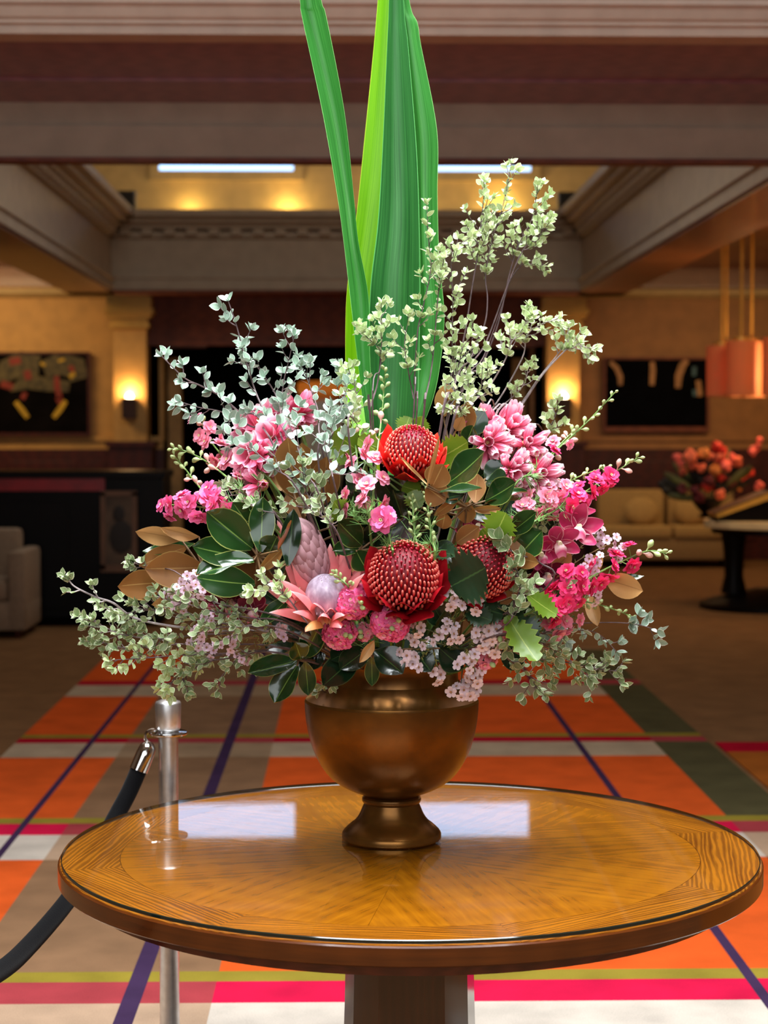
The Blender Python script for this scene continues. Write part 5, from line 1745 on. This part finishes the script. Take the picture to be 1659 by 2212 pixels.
truss('pink trumpet head behind the silver sprig left of the lamp', 600, 898, 34, (-.1, -.8, .4), 8, .05, True)


# ------------------------------------------------------------------ burgundy orchids
OT = {k: [blade('petal', lambda t: max(0.22 if t < .5 else 0.06, math.sin(math.pi * (0.1 + 0.86 * t) ** 0.95) ** 0.7), M[k], 8, 2, cup=0.45, arch=-0.25, curl=0.12, wave=0.05, seed=s) for s in range(2)] for k in ('orchid', 'orchid_dark')}
LIP = blade('lip', lambda t: (0.5 + 0.5 * math.sin(math.pi * min(1, 0.15 + t * 0.75))), M['lip'], 8, 3, cup=-1.3, curl=-0.45, wave=0.14)


def orchid_spray(label, flowers, kind):
    px, py = flowers[0][0], flowers[0][1]
    root = inroot(px)
    t = thing('orchid_spray', label, 'flower', tuple(root), group='burgundy orchid sprays')
    cs = [B(f[0], f[1], f[4]) for f in flowers]
    sp = smooth_path([root + V((0, 0, -0.03)), root.lerp(cs[-1], 0.6)] + [c_ + V((0, 0.05, -0.01)) for c_ in reversed(cs)], 6)
    MB().tube([p - root for p in sp], 0.0032, 7).build('stem', M['stem_green'], t)
    for (fx_, fy_, r, axis, off, roll), c_ in zip(flowers, cs):
        ax = V(axis).normalized()
        up = V((0, 0, 1)) - ax * ax.z
        up.normalize()
        sd = up.cross(ax)
        R_ = r / 982
        f = MB()
        rt = Matrix((sd, up, ax)).transposed()
        f.tube([(0, 0, 0), (0, .004, .010), (0, .003, .018)], [.004, .0045, .005], 8)
        fo = f.build('flower', M['column'], t)
        fo.matrix_basis = Matrix.Translation(c_ - root) @ rt.to_4x4()
        rl = Matrix.Rotation(roll, 3, 'Z')
        for k, ang in enumerate((90, 22, 158, -38, -142)):
            a_ = R(ang)
            d = rl @ V((math.cos(a_), math.sin(a_), 0.28 if k else 0.42))
            put('petal', OT[kind][k % 2], fo, V((0, 0, 0)), d * 0.003, d, V((0, 0, 1)), R_ * (1.05 if k < 3 else 0.95), R_ * (0.72 if k < 3 else 0.62))
        put('lip', LIP, fo, V((0, 0, 0)), V((0, -.002, .003)), rl @ V((0, -.55, .8)), V((0, .8, .55)), R_ * 0.62, R_ * 0.55)


orchid_spray('burgundy orchid spray at the right in front of the sofa', [(1246, 1142, 50, (.25, -.9, .2), -.02, -.2), (1206, 1172, 46, (.1, -.9, -.25), -.03, .35), (1248, 1098, 36, (.3, -.75, .55), .02, 0.2), (1170, 1196, 34, (-.1, -.9, -.2), .0, .6)], 'orchid')
orchid_spray('dark burgundy orchids half hidden low at the right', [(1180, 1240, 40, (.2, -.8, -.3), .03, .3), (1150, 1265, 34, (0, -.9, -.2), .04, -.4), (1178, 1330, 30, (.2, -.9, .1), .02, .2)], 'orchid_dark')
orchid_spray('dark burgundy orchids hanging below the left magnolia leaves', [(500, 1298, 48, (-.1, -.85, -.4), .0, .1), (548, 1318, 42, (.1, -.9, -.2), .0, -.4), (470, 1285, 34, (-.3, -.9, 0), .03, .5)], 'orchid_dark')
orchid_spray('dark orchid peeping out between top waratah and right waratah', [(1030, 1142, 26, (.1, -.9, .3), .03, .2), (1010, 1150, 22, (-.2, -.9, .2), .04, .2)], 'orchid_dark')


# ------------------------------------------------------------------ wax flowers
def wax_mesh(mat):
    vs, fs, uvs, mi = [], [], [], []
    for k in range(5):
        a0 = 2 * math.pi * k / 5
        b = len(vs)
        out = V((math.cos(a0), 0, math.sin(a0)))
        side = V((-math.sin(a0), 0, math.cos(a0)))
        for (rad, w, h) in ((0.28, 0.2, 0.0), (0.6, 0.42, 0.1), (0.9, 0.36, 0.12), (1.02, 0.14, 0.06)):
            for u in (-1, 0, 1):
                vs.append(tuple(out * rad + side * (u * w) + V((0, h + (0.06 if u else 0), 0))))
                uvs.append(((u + 1) / 2, rad))
        for i in range(3):
            for j in range(2):
                q = b + i * 3 + j
                fs.append((q, q + 1, q + 4, q + 3))
                mi.append(0)
    b = len(vs)
    n = 8
    for (r_, y) in ((0.08, -0.7), (0.3, -0.25), (0.3, 0.06), (0.24, 0.14), (0.17, 0.02), (0.03, 0.0)):
        for k in range(n):
            a0 = 2 * math.pi * k / n
            vs.append((r_ * math.cos(a0), y, r_ * math.sin(a0)))
            uvs.append((0.5, 0.3))
    for i in range(5):
        for k in range(n):
            k2 = (k + 1) % n
            fs.append((b + i * n + k, b + i * n + k2, b + (i + 1) * n + k2, b + (i + 1) * n + k))
            mi.append(0 if i == 2 else (1 if i > 2 else 2))
    me = bpy.data.meshes.new('flower')
    me.from_pydata(vs, [], fs)
    for m in (mat, M['wax_eye'], M['needle']):
        me.materials.append(m)
    ul = me.uv_layers.new()
    for p in me.polygons:
        p.use_smooth = True
        p.material_index = mi[p.index]
        for li in p.loop_indices:
            ul.data[li].uv = uvs[me.loops[li].vertex_index]
    return me


WAX, WAXL = wax_mesh(M['wax']), wax_mesh(M['wax_lilac'])
NEED = MB().tube([(0, 0, 0), (0, .5, .06), (0, 1, .2)], [.06, .08, .01], 4).mesh('needle_leaf', M['needle'])
WBUD = MB().ellipsoid((0, .5, 0), (.45, .5, .45), 8, 6).mesh('bud', plain('white_wax_bud', (240, 236, 226), 0.4, vary=0.05))


def wax(label, base, clusters, lilac=False, fr=0.0125, off=-.03):
    rr = random.Random(sum(ord(ch) for ch in label))
    root = inroot(base[0])
    t = thing('wax_flower_sprig', label, 'flower', tuple(root), group='wax flower sprigs')
    bp = B(base[0], base[1], off)
    sm = MB()
    sp = smooth_path([root + V((0, 0, -0.03)), root.lerp(bp, 0.6), bp], 5)
    sm.tube([p - root for p in sp], .0022, 5)
    nd = []
    fl_ = []
    for (px, py, n, rad) in clusters:
        c_ = B(px, py, off - .012)
        q = bp.lerp(c_, 0.55) + V((0, -.004, .008))
        path = smooth_path([bp, q, c_ + V((0, .012, 0))], 5)
        sm.tube([p - root for p in path], [.0016 - .0006 * i / (len(path) - 1) for i in range(len(path))], 4)
        for i in range(2, len(path) - 1):
            for s_ in range(3):
                nd.append((path[i], (path[i + 1] - path[i]).normalized() + rvec(rr) * 0.9))
        n = max(2, int(n * .6 + .5))
        for k in range(n):
            a0 = k * 2.4
            rr2 = rad / 982 * math.sqrt((k + 0.4) / n)
            p = c_ + V((rr2 * math.cos(a0), rr.uniform(-.012, .008), rr2 * math.sin(a0)))
            o_ = V((math.cos(a0) * .6, -1, math.sin(a0) * .6 + .1)) + rvec(rr) * .45
            o_.normalize()
            sm.tube([c_ + V((0, .012, 0)) - root, p - o_ * fr * .6 - root], .0007, 3)
            fl_.append((p, o_))
    sm.build('stem', M['bark' if lilac else 'stem_dark'], t)
    for p, o_ in fl_:
        s_ = fr * rr.uniform(.8, 1.12)
        put('flower', WAXL if lilac else WAX, t, root, p, o_, rvec(rr), s_)
    for p, d in nd[:60]:
        put('needle_leaf', NEED, t, root, p, d, rvec(rr), .009)


wax('pale pink wax flower sprig in front of the right waratah', (975, 1385), [(972, 1292, 9, 24), (990, 1308, 4, 14), (1026, 1303, 7, 20)])
wax('pale pink wax flower sprig in the middle of the lower right cascade', (990, 1400), [(972, 1368, 12, 26), (905, 1395, 3, 14), (902, 1355, 5, 16)])
wax('white-budded wax flower sprig beside the central waratah', (900, 1390), [(890, 1300, 2, 8), (880, 1330, 2, 9), (930, 1388, 3, 10), (882, 1378, 3, 8)], fr=.0095)
wax('pale pink wax flower sprig cascading lowest over the urn shoulder', (1005, 1400), [(1012, 1430, 9, 24), (1030, 1462, 8, 20), (995, 1490, 10, 24), (1022, 1488, 7, 18)], off=-.06)
wax('pale pink wax flower sprig right of the cascade', (1010, 1400), [(1048, 1362, 8, 20), (1062, 1372, 6, 16), (1040, 1384, 7, 18), (1068, 1398, 9, 20)])
wax('pale pink wax flower sprig hanging over the middle of the urn rim', (935, 1400), [(945, 1458, 7, 20), (898, 1440, 3, 10), (872, 1416, 5, 16), (893, 1418, 2, 6)])
wax('lilac wax flower sprig at the left over the brown magnolia leaves', (560, 1350), [(412, 1252, 10, 22), (392, 1275, 10, 24), (370, 1290, 10, 24), (395, 1305, 9, 22), (432, 1272, 7, 20)], True, .0105, -.05)
wax('lilac wax flower sprig lower in the left fan', (580, 1370), [(435, 1362, 9, 20), (428, 1385, 8, 20), (455, 1405, 8, 20), (450, 1340, 6, 18)], True, .0105, -.05)
wax('lilac wax flower sprig right of the lower left one', (610, 1380), [(497, 1390, 8, 20), (505, 1415, 4, 12), (528, 1428, 2, 8), (607, 1358, 2, 8), (608, 1375, 2, 8)], True, .0105, -.05)
wax('lilac wax flower sprig behind the right orchids', (1180, 1260), [(1290, 1155, 7, 18), (1320, 1175, 8, 22), (1335, 1195, 7, 18)], True, .0105, .05)
wax('lilac wax flower sprig under the cerise spike at right', (1180, 1290), [(1282, 1215, 7, 22), (1268, 1232, 6, 18), (1290, 1270, 6, 18), (1285, 1290, 5, 16)], True, .0105, .02)


# ------------------------------------------------------------------ magnolia and toothed foliage
def branch(label, base, leaves, off=0.0, name='magnolia_branch', table=None, stemmat='bark', group=None):
    """leaves: (base px, base py, tip px, tip py, width px, kind, tilt, depth off)"""
    root = inroot(base[0])
    t = thing(name, label, 'foliage', tuple(root), group=group)
    bp = B(base[0], base[1], off)
    sp = smooth_path([root + V((0, 0, -0.03)), root.lerp(bp, 0.55) + V((0, .01, -.01)), bp], 6)
    sm = MB().tube([p - root for p in sp], [.005 - .002 * i / (len(sp) - 1) for i in range(len(sp))], 7)
    tb = table or MAG
    for i, l in enumerate(leaves):
        bx, by, tx, ty, w, kind = l[:6]
        tilt = l[6] if len(l) > 6 else 0.3
        dz = l[7] if len(l) > 7 else 0.0
        p0 = B(bx, by, off + dz)
        p1 = P(tx, ty, Fd(bx, by, off + dz) - 0.02 + 0.03 * ((i * 37) % 3 - 1))
        d = p1 - p0
        L = d.length
        view = (V((0, 0, EYE)) - p0).normalized()
        nn = view + V((0, 0, 1)) * tilt
        if kind in ('brown', 'tan'):
            nn = view + V((0, 0, -1)) * tilt
        sm.tube([bp - root, p0 - root], [.0025, .002], 5)
        put('leaf', tb[kind][i % len(tb[kind])], t, root, p0, d, nn, L * 1.04, w / 982 * 1.28)
    sm.build('stem', M[stemmat], t)


branch('glossy magnolia cluster at the left of the open protea', (556, 1200), [
    (545, 1185, 450, 1107, 58, 'green', .2), (548, 1152, 504, 1087, 42, 'green', .3, .03), (563, 1192, 568, 1078, 42, 'green', .1, -.01), (542, 1206, 420, 1181, 50, 'green', .3, .01),
    (548, 1210, 428, 1242, 46, 'green', 1.4, -.02), (552, 1262, 430, 1248, 54, 'green', .3, .01), (578, 1200, 598, 1160, 44, 'green', .1, .02), (562, 1230, 609, 1186, 20, 'brown', .3, -.02),
    (622, 1222, 634, 1104, 32, 'dark', .1, -.03), (600, 1190, 629, 1127, 13, 'green', 1.5, -.05), (596, 1248, 606, 1196, 24, 'dark', .2, .0), (626, 1288, 560, 1346, 30, 'green', .8, -.01)], -.03)
branch('brown-backed magnolia branch at the far left edge of the bouquet', (440, 1232), [
    (365, 1258, 258, 1266, 52, 'brown', .2, -.02), (440, 1226, 318, 1228, 62, 'brown', .2, .02), (402, 1182, 304, 1222, 38, 'brown', .2, .03), (392, 1166, 296, 1148, 32, 'tan', .3, .02), (430, 1160, 350, 1140, 22, 'tan', .3, .04), (420, 1175, 312, 1190, 26, 'green', .6, .06), (410, 1290, 330, 1305, 26, 'tan', .2, .02)], .06)
branch('small green magnolia branch hanging left of the urn rim', (645, 1425), [
    (640, 1426, 540, 1452, 42, 'green', .8, -.02), (642, 1438, 595, 1516, 46, 'green', 1.3, -.04), (660, 1430, 666, 1500, 30, 'green', .3, -.02), (655, 1422, 692, 1348, 40, 'green', .2, .0), (650, 1424, 638, 1388, 36, 'green', .5, -.01), (632, 1398, 674, 1338, 28, 'dark', .3, .02)], -.03)
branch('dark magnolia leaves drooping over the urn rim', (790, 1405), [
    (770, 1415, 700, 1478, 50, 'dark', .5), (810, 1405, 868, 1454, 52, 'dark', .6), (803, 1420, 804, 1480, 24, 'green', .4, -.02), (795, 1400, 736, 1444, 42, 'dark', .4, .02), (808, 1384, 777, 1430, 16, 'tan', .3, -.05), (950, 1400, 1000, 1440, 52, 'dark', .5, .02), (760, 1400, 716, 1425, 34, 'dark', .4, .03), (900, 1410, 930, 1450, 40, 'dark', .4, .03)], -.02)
branch('magnolia branch with big glossy leaves right of the top waratah', (1008, 1095), [
    (965, 1046, 1044, 978, 54, 'green', .7, -.04), (934, 1051, 957, 1004, 42, 'brown', .1, -.06), (921, 1053, 961, 1082, 42, 'brown', .1, -.06), (948, 1062, 1038, 1056, 26, 'green', 1.5, -.06), (955, 1078, 1003, 1068, 28, 'dark', .4, -.03), (1026, 1086, 1032, 1026, 30, 'brown', .1, -.02),
    (1048, 1082, 1112, 1044, 44, 'green', .4), (1043, 1092, 1136, 1064, 26, 'green', 1.5, .01), (1048, 1034, 1090, 1000, 40, 'dark', .4, .03), (1050, 1040, 1092, 1030, 34, 'dark', .5, .03), (1022, 1100, 1082, 1098, 14, 'brown', .2), (1022, 1118, 1058, 1100, 32, 'dark', .4, .02), (938, 1114, 988, 1078, 16, 'brown', .2, .01), (955, 1142, 962, 1108, 26, 'brown', .2, .02), (924, 1048, 866, 988, 5, 'tan', .2, -.09), (922, 1052, 949, 944, 7, 'tan', .2, -.09), (1005, 1130, 1010, 1085, 30, 'brown', .3, .03)], -.02)
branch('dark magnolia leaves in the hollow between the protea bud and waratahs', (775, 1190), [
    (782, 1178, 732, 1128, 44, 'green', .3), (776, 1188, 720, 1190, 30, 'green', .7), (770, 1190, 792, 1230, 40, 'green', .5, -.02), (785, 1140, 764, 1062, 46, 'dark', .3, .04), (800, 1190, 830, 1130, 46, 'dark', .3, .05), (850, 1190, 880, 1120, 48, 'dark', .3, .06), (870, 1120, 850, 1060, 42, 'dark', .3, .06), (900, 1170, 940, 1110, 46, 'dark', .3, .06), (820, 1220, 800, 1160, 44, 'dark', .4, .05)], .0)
branch('mixed green and brown magnolia leaves above the right waratah', (1100, 1190), [
    (1100, 1152, 1157, 1108, 34, 'green', .3), (1122, 1200, 1170, 1148, 52, 'green', .5), (1088, 1184, 1132, 1148, 38, 'brown', .2), (1100, 1202, 1162, 1216, 28, 'brown', .2), (986, 1172, 1034, 1138, 32, 'brown', .1, .0), (930, 1186, 988, 1196, 42, 'dark', .5, -.02), (1180, 1250, 1232, 1195, 30, 'tan', .4, .05)], .0)
branch('tan magnolia leaf branch at the lower right edge', (1290, 1260), [(1308, 1252, 1386, 1276, 44, 'tan', .3), (1250, 1240, 1300, 1200, 30, 'tan', .4, .03), (1300, 1250, 1388, 1244, 14, 'green', .8, .06), (1270, 1280, 1290, 1350, 24, 'tan', .2, .08)], .05)
branch('tan-backed magnolia leaves upright behind the left trumpets', (640, 1080), [(640, 1080, 622, 950, 60, 'brown', .1, .05), (660, 1060, 652, 960, 50, 'brown', .1, .07), (610, 1060, 596, 985, 44, 'tan', .1, .06), (700, 1090, 705, 990, 48, 'brown', .1, .08), (580, 920, 560, 892, 24, 'tan', .1, .05), (655, 1120, 628, 1060, 44, 'brown', .2, .07)], .02)
branch('tan magnolia leaves pointing up behind the top waratah', (970, 960), [(958, 900, 966, 832, 36, 'tan', .1), (1000, 940, 1010, 870, 36, 'brown', .1, .02), (1010, 940, 1046, 890, 38, 'dark', .2), (1005, 960, 1022, 920, 28, 'green', .2, -.03), (985, 930, 1000, 900, 20, 'tan', .2)], .06)
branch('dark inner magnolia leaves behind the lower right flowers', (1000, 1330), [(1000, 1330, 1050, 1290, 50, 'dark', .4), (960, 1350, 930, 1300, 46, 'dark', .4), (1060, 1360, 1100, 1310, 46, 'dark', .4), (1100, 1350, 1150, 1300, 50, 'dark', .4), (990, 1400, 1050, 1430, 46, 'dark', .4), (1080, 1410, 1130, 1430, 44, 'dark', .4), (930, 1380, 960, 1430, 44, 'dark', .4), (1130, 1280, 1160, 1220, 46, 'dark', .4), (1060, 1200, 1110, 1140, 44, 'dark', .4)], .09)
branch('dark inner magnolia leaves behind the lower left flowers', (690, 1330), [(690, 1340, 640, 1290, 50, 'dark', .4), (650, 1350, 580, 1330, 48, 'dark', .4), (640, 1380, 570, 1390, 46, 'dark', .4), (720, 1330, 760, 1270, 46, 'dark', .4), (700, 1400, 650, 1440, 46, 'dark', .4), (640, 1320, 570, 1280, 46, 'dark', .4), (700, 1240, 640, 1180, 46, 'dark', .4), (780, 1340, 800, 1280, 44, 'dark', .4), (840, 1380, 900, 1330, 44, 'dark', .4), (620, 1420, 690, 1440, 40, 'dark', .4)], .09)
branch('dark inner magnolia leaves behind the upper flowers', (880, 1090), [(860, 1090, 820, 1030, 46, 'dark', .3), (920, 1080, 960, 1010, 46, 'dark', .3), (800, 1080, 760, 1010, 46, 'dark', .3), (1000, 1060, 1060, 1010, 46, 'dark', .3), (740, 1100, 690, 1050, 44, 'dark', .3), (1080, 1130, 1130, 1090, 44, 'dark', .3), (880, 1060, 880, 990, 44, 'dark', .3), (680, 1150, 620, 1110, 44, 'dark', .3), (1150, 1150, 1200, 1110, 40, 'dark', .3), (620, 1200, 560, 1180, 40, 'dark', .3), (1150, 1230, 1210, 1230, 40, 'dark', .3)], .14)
branch('dark toothed leaf standing between the central and right waratah', (985, 1290), [(975, 1266, 1046, 1228, 82, 'dark', .1, -.03), (1008, 1322, 1060, 1340, 36, 'dark', .5), (1040, 1312, 1084, 1326, 44, 'dark', .6), (940, 1190, 985, 1200, 30, 'dark', .5, .02)], -.03, 'toothed_leaf_branch', SER, 'stem_dark')
branch('grey-green toothed leaves curling down at the lower right', (1095, 1330), [(1096, 1330, 1158, 1424, 46, 'lime', 1.0, -.02), (1112, 1340, 1152, 1384, 54, 'dark', .3), (1140, 1284, 1200, 1326, 38, 'lime', .8, -.03), (1090, 1340, 1130, 1330, 40, 'dark', .3, .02)], -.03, 'toothed_leaf_branch', SER, 'stem_dark')
branch('lime green toothed leaves beside the top waratah', (940, 1010), [(950, 990, 1008, 956, 44, 'lime', .1, .0), (948, 1006, 1004, 976, 34, 'lime', .3, .02), (872, 935, 884, 902, 34, 'lime', .1, .05), (905, 935, 912, 900, 30, 'lime', .1, .06)], .02, 'toothed_leaf_branch', SER, 'stem_green')
branch('lime green toothed leaves left of the top waratah', (790, 1000), [(775, 975, 724, 934, 46, 'lime', .2), (835, 990, 776, 948, 40, 'lime', .4, .0), (760, 1000, 722, 960, 40, 'lime', .4, .02), (745, 1120, 722, 1084, 36, 'lime', .3, -.02), (870, 1050, 905, 1060, 34, 'lime', .4, .0), (905, 1098, 890, 1062, 32, 'lime', .2, -.02)], .02, 'toothed_leaf_branch', SER, 'stem_green')
branch('bright green toothed leaf above the right waratah', (1062, 1175), [(1064, 1168, 1092, 1110, 50, 'lime', .1, -.02), (1058, 1172, 1040, 1145, 26, 'lime', .2, .0)], -.01, 'toothed_leaf_branch', SER, 'stem_green')
